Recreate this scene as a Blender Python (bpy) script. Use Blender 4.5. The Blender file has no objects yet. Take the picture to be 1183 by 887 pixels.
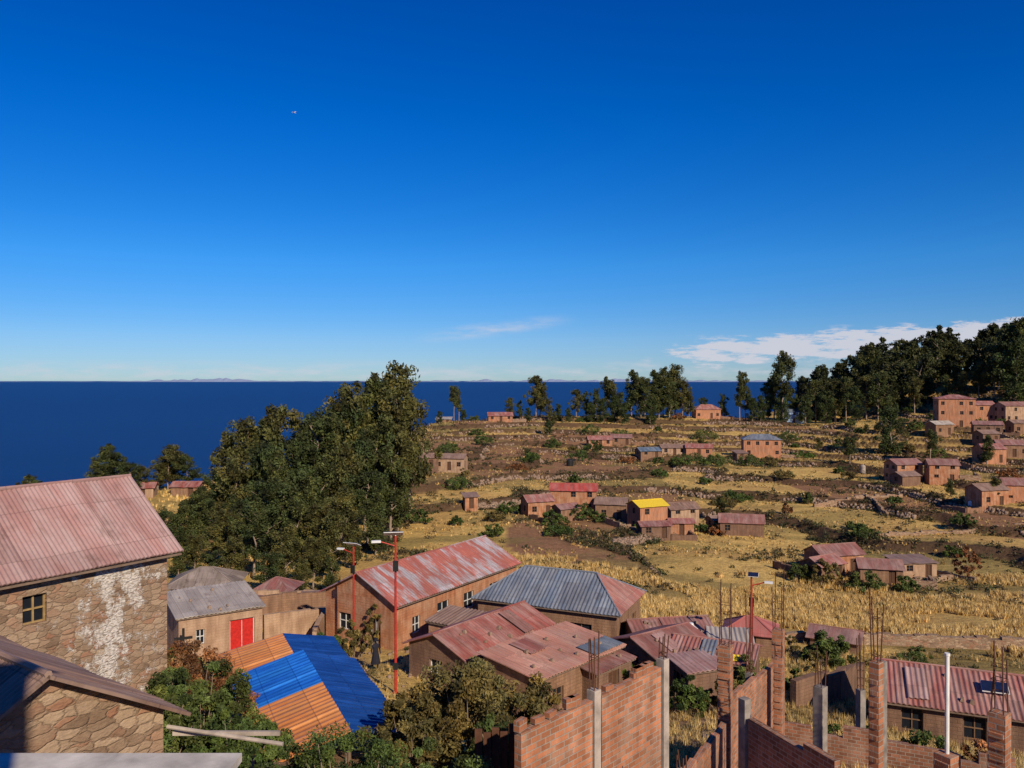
import bpy, math, random
import numpy as np
from mathutils import Vector, Matrix
R=math.radians
rng=np.random.default_rng(7); random.seed(7)
scene=bpy.context.scene
LAKE=-140.0
# ------------------------------------------------------------------ materials
class MB:
    def __init__(s,name,rough=.9,spec=.2):
        s.m=bpy.data.materials.new(name); s.m.use_nodes=True
        s.nt=s.m.node_tree; s.b=s.nt.nodes['Principled BSDF']; s.out=s.nt.nodes['Material Output']
        s.b.inputs['Roughness'].default_value=rough
        s.b.inputs['Specular IOR Level'].default_value=spec
    def n(s,t,ins=None,**p):
        nd=s.nt.nodes.new(t)
        for k,v in p.items(): setattr(nd,k,v)
        for k,v in (ins or {}).items(): s.set(nd.inputs[k],v)
        return nd
    def set(s,sock,v):
        if isinstance(v,bpy.types.NodeSocket): s.nt.links.new(v,sock)
        elif isinstance(v,(tuple,list)) and sock.type=='RGBA' and len(v)==3: sock.default_value=(*v,1)
        else: sock.default_value=v
    def mix(s,f,a,b,mode='MIX'):
        nd=s.nt.nodes.new('ShaderNodeMix'); nd.data_type='RGBA'; nd.blend_type=mode
        s.set(nd.inputs[0],f); s.set(nd.inputs[6],a); s.set(nd.inputs[7],b); return nd.outputs[2]
    def math(s,op,a,b=0.0,c=0.0):
        nd=s.nt.nodes.new('ShaderNodeMath'); nd.operation=op
        s.set(nd.inputs[0],a); s.set(nd.inputs[1],b); s.set(nd.inputs[2],c); return nd.outputs[0]
    def ramp(s,f,a,b):
        nd=s.nt.nodes.new('ShaderNodeMapRange'); nd.clamp=True
        s.set(nd.inputs[0],f); s.set(nd.inputs[1],a); s.set(nd.inputs[2],b); return nd.outputs[0]
    def uv(s,sc=(1,1,1),loc=(0,0,0),obj=False):
        tc=s.nt.nodes.new('ShaderNodeTexCoord'); mp=s.nt.nodes.new('ShaderNodeMapping')
        s.nt.links.new(tc.outputs['Object' if obj else 'UV'],mp.inputs[0]); mp.inputs['Scale'].default_value=sc
        mp.inputs['Location'].default_value=loc
        return mp.outputs[0]
    def noise(s,vec,scale,detail=4,rough=.6):
        nd=s.nt.nodes.new('ShaderNodeTexNoise'); s.nt.links.new(vec,nd.inputs['Vector'])
        nd.inputs['Scale'].default_value=scale; nd.inputs['Detail'].default_value=detail; nd.inputs['Roughness'].default_value=rough
        return nd.outputs[0]
    def bump(s,h,strength=.5,dist=.05):
        nd=s.nt.nodes.new('ShaderNodeBump'); s.nt.links.new(h,nd.inputs['Height'])
        nd.inputs['Strength'].default_value=strength; nd.inputs['Distance'].default_value=dist
        s.nt.links.new(nd.outputs[0],s.b.inputs['Normal']); return nd
    def rnd(s):
        return s.n('ShaderNodeObjectInfo').outputs['Random']
    def col(s,c): s.set(s.b.inputs['Base Color'],c); return s
def plain(name,c,rough=.8,var=.3,metal=0,scale=6):
    b=MB(name,rough); v=b.uv(obj=True); n=b.noise(v,scale,5)
    b.col(b.mix(b.ramp(n,.3,.7),tuple(x*(1-var) for x in c),tuple(min(1,x*(1+var*.5)) for x in c)))
    b.b.inputs['Metallic'].default_value=metal; return b.m
def offuv(b,sc):
    v=b.uv(sc); a=b.n('ShaderNodeVectorMath',{0:v},operation='ADD'); cb=b.n('ShaderNodeCombineXYZ',{0:b.math('MULTIPLY',b.rnd(),37.),1:b.math('MULTIPLY',b.rnd(),91.)}); b.nt.links.new(cb.outputs[0],a.inputs[1]); return a.outputs[0]
def roofmat(name,c1,c2,c3,rustlo=.56,rusthi=.7,rough=.6,mixlo=.42,mixhi=.6):
    b=MB(name,rough,.35)
    n1=b.noise(offuv(b,(1.0,.22,1)),1.3,6,.65); n2=b.noise(offuv(b,(3.5,.35,1)),1.6,6,.7)
    n3=b.noise(offuv(b,(1,1,1)),.45,4); n4=b.noise(b.uv((1,1,1)),9,4); n5=b.noise(offuv(b,(1,.7,1)),1.0,7,.75)
    c=b.mix(b.ramp(n1,mixlo,mixhi),c1,c2)
    c=b.mix(b.math('MULTIPLY',b.ramp(n2,rustlo,rusthi),.85),c,c3)
    c=b.mix(b.math('MULTIPLY',b.ramp(n5,.54,.68),.7),c,tuple(x*.6 for x in c3))
    br=b.n('ShaderNodeTexBrick',{'Vector':offuv(b,(1,1,1)),'Color1':(.66,.63,.63),'Color2':(1,1,1),'Mortar':(.4,.36,.34),'Scale':1.0,'Mortar Size':.016,'Mortar Smooth':.4,'Brick Width':.85,'Row Height':1.9},offset=.0)
    c=b.mix(.75,c,br.outputs['Color'],'MULTIPLY')
    c=b.mix(.5,c,b.mix(b.ramp(n3,.35,.65),(.6,.57,.57),(1.08,1.05,1.05)),'MULTIPLY')
    c=b.mix(.5,c,b.mix(n4,(.5,.5,.5),(1.1,1.1,1.1)),'MULTIPLY')
    c=b.mix(b.math('MULTIPLY',b.rnd(),.45),c,b.mix(.5,c,(.30,.24,.21)))
    b.col(c); b.bump(n4,.2,.01)
    return b.m
def adobe(name,c,c2,bricky=.5):
    b=MB(name,.95,.1); v=b.uv()
    br=b.n('ShaderNodeTexBrick',{'Vector':v,'Color1':tuple(x*.85 for x in c),'Color2':tuple(min(1,x*1.12) for x in c),'Mortar':tuple(x*.62 for x in c),'Scale':1.0,'Mortar Size':.018,'Mortar Smooth':.5,'Brick Width':.42,'Row Height':.17,'Bias':0.0})
    n=b.noise(offuv(b,(1,1,1)),.9,6); n2=b.noise(v,12,4); n3=b.noise(offuv(b,(2.2,.35,1)),1.2,5)
    cc=b.mix(bricky,c,br.outputs['Color']); cc=b.mix(b.ramp(n,.42,.62),cc,c2)
    cc=b.mix(.6,cc,b.mix(n2,(.55,.55,.55),(1.15,1.15,1.15)),'MULTIPLY')
    cc=b.mix(.55,cc,b.mix(b.ramp(n3,.4,.62),(.55,.5,.48),(1.1,1.1,1.1)),'MULTIPLY'); b.col(cc)
    b.bump(b.math('ADD',n2,b.math('MULTIPLY',br.outputs['Fac'],-.6)),.5,.03); return b.m
def brickmat(name,c=(.43,.17,.09)):
    b=MB(name,.9,.15); v=b.uv()
    br=b.n('ShaderNodeTexBrick',{'Vector':v,'Color1':tuple(x*.7 for x in c),'Color2':tuple(x*1.25 for x in c),'Mortar':(.38,.32,.27),'Scale':1.0,'Mortar Size':.012,'Mortar Smooth':.2,'Brick Width':.25,'Row Height':.11,'Bias':0.0})
    n=b.noise(v,1.1,6); n2=b.noise(v,25,4); n3=b.noise(b.uv((1,1,1),(4,8,0)),.55,6,.7); n4=b.noise(b.uv((2,.4,1)),1.4,5)
    cc=b.mix(b.math('MULTIPLY',b.ramp(n,.5,.68),.6),br.outputs['Color'],(.40,.30,.23))
    cc=b.mix(.5,cc,b.mix(n2,(.5,.5,.5),(1.2,1.2,1.2)),'MULTIPLY'); cc=b.mix(.6,cc,b.mix(b.ramp(n3,.35,.6),(.55,.52,.5),(1.1,1.08,1.05)),'MULTIPLY')
    cc=b.mix(.5,cc,b.mix(b.ramp(n4,.4,.65),(.6,.56,.52),(1.1,1.1,1.1)),'MULTIPLY'); b.col(cc)
    b.bump(b.math('ADD',b.math('MULTIPLY',n2,.3),b.math('MULTIPLY',br.outputs['Fac'],-1)),.6,.02); return b.m
def stonemat(name,plaster=False):
    b=MB(name,.95,.1); v=b.uv((.8,1.55,1))
    nz=b.n('ShaderNodeTexNoise',{'Vector':v,'Scale':5.0,'Detail':4.0})
    vv=b.n('ShaderNodeVectorMath',{0:v},operation='ADD'); sc=b.n('ShaderNodeVectorMath',{0:nz.outputs['Color'],'Scale':.2},operation='SCALE')
    b.nt.links.new(sc.outputs[0],vv.inputs[1])
    e=b.n('ShaderNodeTexVoronoi',{'Vector':vv.outputs[0],'Scale':4.2},feature='DISTANCE_TO_EDGE')
    c=b.n('ShaderNodeTexVoronoi',{'Vector':vv.outputs[0],'Scale':4.2})
    sp=b.n('ShaderNodeSeparateColor',{0:c.outputs['Color']})
    n2=b.noise(v,14,5); n3=b.noise(b.uv(),.8,6,.7); n4=b.noise(b.uv(),4,6,.7)
    st=b.mix(sp.outputs[0],(.20,.13,.085),(.48,.35,.235)); st=b.mix(b.ramp(sp.outputs[1],.6,1),st,(.36,.18,.11))
    edge=b.ramp(b.math('ADD',e.outputs[0],b.math('MULTIPLY',n4,-.06)),-.02,.05)
    cc=b.mix(b.math('ADD',b.math('MULTIPLY',edge,.65),.35),(.22,.15,.10),st); cc=b.mix(b.math('MULTIPLY',b.ramp(n3,.45,.62),.6),cc,(.38,.27,.18))
    h=b.math('ADD',b.math('MULTIPLY',b.ramp(e.outputs[0],0,.12),.5),b.math('MULTIPLY',n2,.7))
    if plaster:
        pn=b.noise(b.uv((1,.8,1)),1.5,10,.78)
        sx=b.n('ShaderNodeSeparateXYZ',{0:b.uv()}); g=b.math('MULTIPLY',b.math('SUBTRACT',1,b.math('MINIMUM',1,b.math('ABSOLUTE',b.math('DIVIDE',b.math('SUBTRACT',sx.outputs[0],9.7),1.9)))),.13)
        m=b.ramp(b.math('ADD',pn,g),.58,.63)
        m=b.math('MULTIPLY',m,b.ramp(n2,.3,.5)); cc=b.mix(m,cc,(.66,.61,.55)); h=b.math('ADD',h,b.math('MULTIPLY',m,.25))
    cc=b.mix(.7,cc,b.mix(n2,(.4,.4,.4),(1.25,1.25,1.25)),'MULTIPLY'); b.col(cc); b.bump(h,.8,.045); return b.m
def leafmat(name,trans=.25):
    b=MB(name,.65,.25); a=b.n('ShaderNodeAttribute',attribute_name='Col'); b.col(a.outputs['Color'])
    t=b.n('ShaderNodeBsdfTranslucent',{0:a.outputs['Color']}); mx=b.n('ShaderNodeMixShader',{0:trans,1:b.b.outputs[0],2:t.outputs[0]})
    b.nt.links.new(mx.outputs[0],b.out.inputs[0]); return b.m
M={}
M['roof_pink']=roofmat('faded_red_corrugated',(.46,.25,.22),(.54,.38,.35),(.34,.19,.155),.56,.72)
M['roof_brown']=roofmat('rusty_brown_corrugated',(.30,.18,.125),(.38,.26,.2),(.15,.085,.06),.5,.68)
M['roof_streak']=roofmat('streaked_red_corrugated',(.46,.09,.065),(.50,.50,.56),(.55,.18,.10),.50,.64,mixlo=.46,mixhi=.56)
M['roof_blue']=roofmat('blue_grey_corrugated',(.11,.18,.27),(.26,.32,.38),(.08,.10,.13),.55,.7,.5)
M['roof_red']=roofmat('red_corrugated',(.42,.115,.09),(.5,.29,.25),(.24,.09,.06),.5,.68)
M['roof_dred']=roofmat('dark_red_corrugated',(.33,.11,.09),(.42,.25,.22),(.18,.08,.055),.48,.66)
M['roof_salmon']=roofmat('salmon_corrugated',(.68,.29,.20),(.70,.40,.30),(.42,.17,.10),.54,.7)
M['roof_grey']=roofmat('zinc_corrugated',(.50,.46,.40),(.6,.55,.47),(.38,.27,.19),.56,.75)
M['roof_yellow']=plain('yellow_painted_roof',(.72,.52,.04),.6,.2)
M['roof_bright']=roofmat('bright_red_roof',(.56,.09,.07),(.54,.18,.15),(.34,.08,.06),.58,.8)
M['roof_thatch']=roofmat('weathered_thatch',(.28,.23,.19),(.36,.3,.26),(.16,.12,.095),.5,.7,.95)
def tarp(name,c,c2):
    b=MB(name,.35,.5); n1=b.noise(b.uv((3.5,.3,1)),1.4,4); n2=b.noise(b.uv((1,1,1)),.9,5)
    w=b.n('ShaderNodeTexWave',{'Vector':b.uv(),'Scale':1.1,'Distortion':.3,'Detail':1.0})
    br=b.n('ShaderNodeTexBrick',{'Vector':b.uv(),'Color1':(.75,.75,.75),'Color2':(1,1,1),'Mortar':(.45,.45,.5),'Scale':1.0,'Mortar Size':.02,'Brick Width':1.1,'Row Height':1.15},offset=0.0)
    c0=b.mix(b.ramp(n1,.4,.65),c,c2); c0=b.mix(.8,c0,br.outputs['Color'],'MULTIPLY'); c0=b.mix(.6,c0,b.mix(b.ramp(n2,.3,.7),(.5,.5,.55),(1.15,1.15,1.15)),'MULTIPLY')
    b.col(c0); b.bump(w.outputs['Color'],.4,.03); return b.m
M['tarp_blue']=tarp('blue_plastic_roofing',(.012,.12,.6),(.03,.25,.85))
M['tarp_dblue']=tarp('dark_blue_plastic_roofing',(.01,.055,.25),(.018,.10,.42))
M['tarp_orange']=tarp('orange_plastic_roofing',(.64,.23,.06),(.74,.33,.11))
M['adobe']=adobe('adobe_wall',(.33,.195,.12),(.26,.155,.10))
M['adobe_r']=adobe('reddish_adobe_wall',(.45,.20,.105),(.50,.29,.18),.4)
M['adobe_d']=adobe('dark_adobe_wall',(.25,.15,.10),(.20,.125,.09))
M['stucco']=adobe('tan_stucco_wall',(.48,.33,.22),(.40,.26,.17),.12)
M['stucco_o']=adobe('orange_stucco_wall',(.52,.24,.13),(.45,.24,.15),.1)
M['white']=adobe('white_wall',(.6,.6,.58),(.5,.5,.5),.05)
M['bluewall']=adobe('blue_wall',(.3,.45,.65),(.3,.4,.55),.05)
M['brick']=brickmat('fired_brick',(.48,.20,.105))
M['brick_d']=brickmat('shaded_brick',(.33,.15,.09))  # darker copy of the brick: shade of the left-facing walls put into its colour
M['stone']=stonemat('field_stone'); M['stone_p']=stonemat('stone_with_plaster',True)
M['concrete']=plain('grey_concrete',(.26,.225,.195),.9,.45,scale=4)
M['concrete_l']=plain('pale_concrete',(.40,.34,.29),.9,.45,scale=3)
M['ledge']=plain('whitewashed_ledge',(.58,.54,.48),.9,.4,scale=2)
M['rebar']=plain('rusty_rebar',(.11,.05,.03),.8)
M['glass']=plain('dark_window_glass',(.015,.018,.025),.12,.2)
M['frame']=plain('wood_frame',(.2,.12,.07),.7)
M['wframe']=plain('white_frame',(.62,.62,.6),.6)
M['yframe']=plain('ochre_frame',(.34,.23,.10),.7)
M['door']=plain('dark_wood_door',(.1,.05,.03),.7)
M['reddoor']=plain('red_door',(.5,.025,.02),.5)
M['redpaint']=plain('red_paint',(.45,.035,.025),.45)
M['whitep']=plain('white_paint',(.72,.72,.70),.5,.15)
M['panel']=plain('solar_cell',(.012,.02,.06),.2)
M['cloth']=plain('dark_cloth',(.02,.02,.03),.9)
M['feather']=plain('pale_feathers',(.35,.35,.37),.8)
M['wood']=plain('weathered_wood',(.2,.14,.1),.9); M['blackp']=plain('black_plastic',(.02,.02,.02),.5)
M['teal']=plain('teal_plastic',(.05,.3,.35),.5)
M['rock']=plain('rock',(.28,.195,.14),.95,.5,scale=2)
M['leaf']=leafmat('foliage'); M['grassm']=leafmat('dry_grass',.3)
bk=MB('bark',.95,.1); bn=bk.noise(bk.uv((3,3,.5),obj=True),2,5); bk.col(bk.mix(bn,(.14,.10,.075),(.38,.30,.23))); M['bark']=bk.m
# ------------------------------------------------------------------ mesh helpers
class PB:
    def __init__(s): s.v=[];s.f=[];s.uv=[];s.mi=[]
    def quad(s,p,uv=None,mi=0):
        p=[Vector(q) for q in p]; b=len(s.v); s.v+=p; s.f.append(tuple(range(b,b+len(p)))); s.mi.append(mi)
        if uv is None:
            n=Vector((0,0,0))
            for i in range(len(p)): n+= (p[i]-p[0]).cross(p[(i+1)%len(p)]-p[0])
            if n.length<1e-9: n=Vector((0,0,1))
            n.normalize()
            if abs(n.z)>.7: uv=[(q.x,q.y) for q in p]
            elif abs(n.x)>abs(n.y): uv=[(q.y,q.z) for q in p]
            else: uv=[(q.x,q.z) for q in p]
        s.uv+=uv
    def box(s,a,b,mi=0,rot=None,off=(0,0,0)):
        (x0,y0,z0),(x1,y1,z1)=a,b
        c=[Vector(q) for q in ((x0,y0,z0),(x1,y0,z0),(x1,y1,z0),(x0,y1,z0),(x0,y0,z1),(x1,y0,z1),(x1,y1,z1),(x0,y1,z1))]
        for f in ((0,3,2,1),(4,5,6,7),(0,1,5,4),(1,2,6,5),(2,3,7,6),(3,0,4,7)):
            p=[c[i] for i in f]; n=(p[1]-p[0]).cross(p[2]-p[0])
            if abs(n.z)>max(abs(n.x),abs(n.y)): uv=[(q.x,q.y) for q in p]
            elif abs(n.x)>abs(n.y): uv=[(q.y,q.z) for q in p]
            else: uv=[(q.x,q.z) for q in p]
            if rot is not None: p=[rot@q for q in p]
            s.quad([q+Vector(off) for q in p],uv,mi)
    def tube(s,p0,p1,r0,r1=None,n=8,mi=0,cap=True):
        r1=r0 if r1 is None else r1
        p0=Vector(p0);p1=Vector(p1);d=(p1-p0); L=d.length; d.normalize()
        a=d.orthogonal().normalized(); b=d.cross(a)
        r=[(math.cos(2*math.pi*i/n),math.sin(2*math.pi*i/n)) for i in range(n)]
        A=[p0+(a*c+b*q)*r0 for c,q in r];B=[p1+(a*c+b*q)*r1 for c,q in r]
        for i in range(n):
            j=(i+1)%n; s.quad([A[i],A[j],B[j],B[i]],[(i/n,0),((i+1)/n,0),((i+1)/n,L),(i/n,L)],mi)
        if cap: s.quad(B,None,mi); s.quad(A[::-1],None,mi)
    def obj(s,name,mats,parent=None,smooth=False):
        if not s.f: return None
        me=bpy.data.meshes.new(name); me.from_pydata([tuple(q) for q in s.v],[],s.f)
        uvl=me.uv_layers.new(name='UVMap'); uvl.data.foreach_set('uv',np.array(s.uv,dtype=np.float32).ravel())
        for m in (mats if isinstance(mats,list) else [mats]): me.materials.append(M[m])
        me.polygons.foreach_set('material_index',s.mi)
        if smooth: me.polygons.foreach_set('use_smooth',[True]*len(s.f))
        me.update(); o=bpy.data.objects.new(name,me); scene.collection.objects.link(o)
        if parent: o.parent=parent
        return o
def empty(name,x,y,z,yaw=0):
    o=bpy.data.objects.new(name,None); o.empty_display_size=.5; o.location=(x,y,z); o.rotation_euler=(0,0,R(yaw)); scene.collection.objects.link(o); return o
def mesh_np(name,V,Q,C=None,MI=None,mats=('leaf',),link=True,smooth=False):
    V=np.asarray(V,dtype=np.float32);Q=np.asarray(Q,dtype=np.int32)
    me=bpy.data.meshes.new(name); me.vertices.add(len(V)); me.vertices.foreach_set('co',V.ravel())
    me.loops.add(Q.size); me.loops.foreach_set('vertex_index',Q.ravel()); me.polygons.add(len(Q))
    k=Q.shape[1]; me.polygons.foreach_set('loop_start',np.arange(0,Q.size,k,dtype=np.int32)); me.polygons.foreach_set('loop_total',np.full(len(Q),k,dtype=np.int32))
    if MI is not None: me.polygons.foreach_set('material_index',np.asarray(MI,dtype=np.int32))
    if smooth: me.polygons.foreach_set('use_smooth',np.ones(len(Q),dtype=bool))
    if C is not None:
        at=me.color_attributes.new('Col','FLOAT_COLOR','POINT'); cc=np.ones((len(V),4),dtype=np.float32); cc[:,:3]=C; at.data.foreach_set('color',cc.ravel())
    for m in mats: me.materials.append(m if not isinstance(m,str) else M[m])
    me.update(calc_edges=True); me.validate()
    if not link: return me
    o=bpy.data.objects.new(name,me); scene.collection.objects.link(o); return o
# ------------------------------------------------------------------ terrain
def vnoise(x,y,seed=0.):
    xi=np.floor(x);yi=np.floor(y);fx=x-xi;fy=y-yi;fx=fx*fx*(3-2*fx);fy=fy*fy*(3-2*fy)
    def h(a,b): 
        q=np.sin(a*127.1+b*311.7+seed*74.7)*43758.5453; return q-np.floor(q)
    return (h(xi,yi)*(1-fx)+h(xi+1,yi)*fx)*(1-fy)+(h(xi,yi+1)*(1-fx)+h(xi+1,yi+1)*fx)*fy
def fbm(x,y,seed=0.,o=4):
    r=0;a=.5
    for i in range(o): r=r+a*vnoise(x*2**i,y*2**i,seed+i*3.1); a*=.5
    return r
CP=np.array([
(0,-60,-7),(60,-40,-9),(-60,-40,-12),(0,0,-8.5),(0,8,-9.5),(-12,8,-8.8),(-16,20,-9.6),(-8,22,-10.3),(-11,27,-11.4),(-6,14,-9.0),
(4,16,-10.2),(9.5,24,-11.8),(14.4,24,-12.0),(9,16,-10.6),(18,10,-9.5),(30,20,-12),
(-.8,27,-12.6),(-7,30,-14.0),(-5.6,39,-14.6),(-8.2,48,-16.9),(-18.9,50,-17.2),(-15,38,-14.5),(-30,38,-13.5),
(1,38,-16.4),(3,53,-17.4),(-6,58,-17.3),(9,47,-17.0),(15,38,-15.6),(20,36,-16.6),(26,60,-20.5),(38,60,-21),(30,45,-18.4),(45,40,-17),
(29.9,90,-25.2),(46.5,85,-24.5),(70,80,-24),(-28,75,-20.2),(-19.5,75,-20.5),(-50.5,115,-20.4),(-40,95,-20.5),(-60,80,-21),(-45,50,-18),
(-62,140,-18.6),(-74,135,-19.8),(-90,120,-24),(-58,155,-19),(-33.5,215,-19),(-45,185,-20),(-32,265,-16),(-13,290,-15),(9,290,-12.8),(50,295,-12.3),(99.5,298,-14.5),(125,300,-14.5),
(142,270,-10.6),(146,230,-13.5),(184,290,-1),(210,330,8),(167,340,0),(154,350,-4.0),(131,350,-7.5),(128,235,-12.5),(165,240,-9),
(-5.8,170,-22),(-21,140,-22.6),(-19,105,-22.2),(1,105,-22.9),(15.7,135,-24.9),(25.8,115,-25.2),(40.3,145,-25.9),(50.5,115,-26),(69,115,-25.5),(90,150,-22.8),(76.9,175,-22.8),(52.8,190,-22.5),(23.3,200,-21.5),(7.2,235,-20.0),(72.9,235,-20.2),(105.8,210,-19.2),(110,130,-22),
(15.2,75,-21.5),(.7,80,-21),(7,64,-19),(30,350,-27),(-20,350,-35),(-40,310,-34),(80,360,-28),(0,450,-90),(100,450,-80),(-70,240,-42),(-100,170,-48),(-120,110,-50),(-110,50,-30),(-80,20,-18),(-80,330,-85),(-160,150,-100),(-200,80,-120),(-200,0,-90),
(300,330,16),(280,220,6),(220,140,-8),(160,60,-14),(90,10,-11),(250,420,0),(200,420,-20),(320,500,-40),(150,0,-8),(200,-60,0)],dtype=float)
cc_=12.
def _phi(d2): return np.sqrt(d2+cc_**2)
n_=len(CP); X=CP[:,:2]; d2=((X[:,None]-X[None])**2).sum(-1)
A=np.zeros((n_+3,n_+3)); A[:n_,:n_]=_phi(d2)-np.eye(n_)*.3; A[:n_,n_]=1; A[:n_,n_+1:]=X; A[n_:,:n_]=A[:n_,n_:].T
W=np.linalg.solve(A,np.concatenate([CP[:,2],[0,0,0]]))
def ss(a,b,x):
    t=np.clip((x-a)/(b-a),0,1); return t*t*(3-2*t)
STEP=1.45
def terr(x,y):
    x=np.atleast_1d(np.asarray(x,float));y=np.atleast_1d(np.asarray(y,float))
    cx=np.clip(x,-220,330);cy=np.clip(y,-60,500)
    b=np.full(x.shape,W[n_])+W[n_+1]*cx+W[n_+2]*cy
    for i in range(n_): b=b+W[i]*_phi((cx-CP[i,0])**2+(cy-CP[i,1])**2)
    out=np.hypot(x-cx,y-cy); b=b-out*.45*ss(-30,60,y+np.abs(x)*.1)
    b=np.maximum(b,-170)
    m=ss(88,112,y)*ss(-75,-45,x)*(1-ss(300,315,y))*(1-ss(170,210,x))
    wob=1.5*fbm(x/45,y/34,5.)+.22*vnoise(x/8,y/8,9.)
    t=(b+wob*1.6+.012*x)/STEP; fl=np.floor(t);fr=t-fl
    st=(fl+ss(.84,.95,fr))*STEP-wob*1.6-.012*x
    st=st+ (fr*(1-ss(.84,.95,fr)))*STEP*.05
    z=b*(1-m)+st*m
    z=z+(fbm(x/9,y/9,2.)-.5)*.4*ss(10,60,y)+(vnoise(x/2.3,y/2.3,4.)-.5)*.14
    return z,fl,fr,m
def hgt(x,y): return float(terr(x,y)[0][0])
def axis(lo,hi,fine_lo,fine_hi,step,grow=1.25):
    a=list(np.arange(fine_lo,fine_hi+step/2,step)); s=step; v=fine_hi
    while v<hi: s*=grow; v+=s; a.append(v)
    s=step; v=fine_lo
    while v>lo: s*=grow; v-=s; a.insert(0,v)
    return np.array(a)
ax=axis(-1200,1500,-110,240,.8); ay=axis(-400,1500,-5,365,.6)
GX,GY=np.meshgrid(ax,ay); gx=GX.ravel();gy=GY.ravel()
gz,fl,fr,tm=terr(gx,gy)
nx,ny=len(ax),len(ay); I=np.arange(nx*ny).reshape(ny,nx)
Q=np.stack([I[:-1,:-1],I[:-1,1:],I[1:,1:],I[1:,:-1]],-1).reshape(-1,4)
def h1(a,b,s):
    q=np.sin(a*91.7+b*47.3+s*13.1)*24634.634; return q-np.floor(q)
def fieldcol(x,y,fl,fr,m):
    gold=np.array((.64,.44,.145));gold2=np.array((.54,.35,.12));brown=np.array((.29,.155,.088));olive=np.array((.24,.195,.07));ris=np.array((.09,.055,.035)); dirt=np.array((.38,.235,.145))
    cell=np.floor((x+8*vnoise(x/30,y/30,3.)+fl*17.3)/(24+16*h1(fl,0*fl,2.)))
    r=h1(fl,cell,1.)
    a=fbm(x/12,y/8,11.,5); b=fbm(x/3,y/3,12.,4)
    C=gold[None]*(1-ss(.4,.6,a))[:,None]+gold2[None]*ss(.4,.6,a)[:,None]
    def mixc(C,c,w): return C*(1-w[:,None])+c[None]*w[:,None]
    C=mixc(C,brown,((r<.30)*m)*.95); C=mixc(C,olive,((r>.84)*m*.7))
    C=mixc(C,olive,ss(.53,.65,fbm(x/16,y/10,21.,5))*.6)
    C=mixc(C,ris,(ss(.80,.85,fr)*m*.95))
    C=mixc(C,ris,ss(.58,.67,b)*.3)
    near=(1-ss(60,78,y)); C=mixc(C,dirt*.9,near*(1-ss(11,20,x))*ss(.36,.5,a)*.85); C=mixc(C,olive*.9,near*ss(9,16,x)*ss(.42,.52,a)*.7)
    far=ss(160,250,x); C=mixc(C,olive*.7,far)
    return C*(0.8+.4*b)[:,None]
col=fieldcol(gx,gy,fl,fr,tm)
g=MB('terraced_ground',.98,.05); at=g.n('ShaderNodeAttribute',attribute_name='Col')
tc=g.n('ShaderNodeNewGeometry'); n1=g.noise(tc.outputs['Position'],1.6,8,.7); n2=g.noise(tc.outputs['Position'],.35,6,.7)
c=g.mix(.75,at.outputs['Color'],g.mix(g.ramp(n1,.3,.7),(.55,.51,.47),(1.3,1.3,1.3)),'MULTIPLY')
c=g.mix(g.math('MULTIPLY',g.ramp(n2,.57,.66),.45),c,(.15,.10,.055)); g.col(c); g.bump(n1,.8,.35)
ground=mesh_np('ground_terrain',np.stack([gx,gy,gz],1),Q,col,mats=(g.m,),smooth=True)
# lake
w=MB('lake_water',.4,.2); pos=w.n('ShaderNodeNewGeometry').outputs['Position']
mp=w.n('ShaderNodeMapping',{'Vector':pos,'Scale':(.0012,.006,1)}); n1=w.noise(mp.outputs[0],1,5)
w.col(w.mix(n1,(.002,.024,.12),(.003,.034,.16))); w.b.inputs['IOR'].default_value=1.2
wn=w.noise(w.n('ShaderNodeMapping',{'Vector':pos,'Scale':(.2,.2,.2)}).outputs[0],1,4); w.bump(wn,1,1.5)
N=96; rr=[0,300,1000,4000,15000,60000,130000]; V=[(0,0,LAKE)]; 
for r in rr[1:]:
    for i in range(N): V.append((r*math.cos(2*math.pi*i/N),r*math.sin(2*math.pi*i/N),LAKE))
F=[(0,1+i,1+(i+1)%N) for i in range(N)]
for k in range(len(rr)-2):
    for i in range(N):
        a=1+k*N+i;b=1+k*N+(i+1)%N; F.append((a,a+N,b+N,b))
me=bpy.data.meshes.new('lake_water'); me.from_pydata(V,[],F); me.materials.append(w.m); o=bpy.data.objects.new('lake_water',me); scene.collection.objects.link(o)
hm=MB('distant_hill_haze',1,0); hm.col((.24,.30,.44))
hv=[];hf=[]
azs=np.linspace(-40,40,400); D=62000.
for i,a in enumerate(azs):
    px=930*math.tan(R(a))+591
    hgt_=fbm(np.array([a*1.1]),np.array([.5]),31.,5)[0]; env=.1+.9*max(0,math.exp(-((px-240)/80)**2),.8*math.exp(-((px-680)/200)**2))
    H=(hgt_-.2)*720*env
    s,c_=math.sin(R(a)),math.cos(R(a)); d=D/c_
    hv+=[(s*d,c_*d,LAKE-5),(s*(d+900),c_*(d+900),LAKE+max(H,0)),(s*(d+6000),c_*(d+6000),LAKE-5)]
for i in range(len(azs)-1):
    a=3*i; hf+=[(a,a+3,a+4,a+1),(a+1,a+4,a+5,a+2)]
me=bpy.data.meshes.new('distant_hills'); me.from_pydata(hv,[],hf); me.materials.append(hm.m); o=bpy.data.objects.new('distant_hills',me); scene.collection.objects.link(o)
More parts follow.
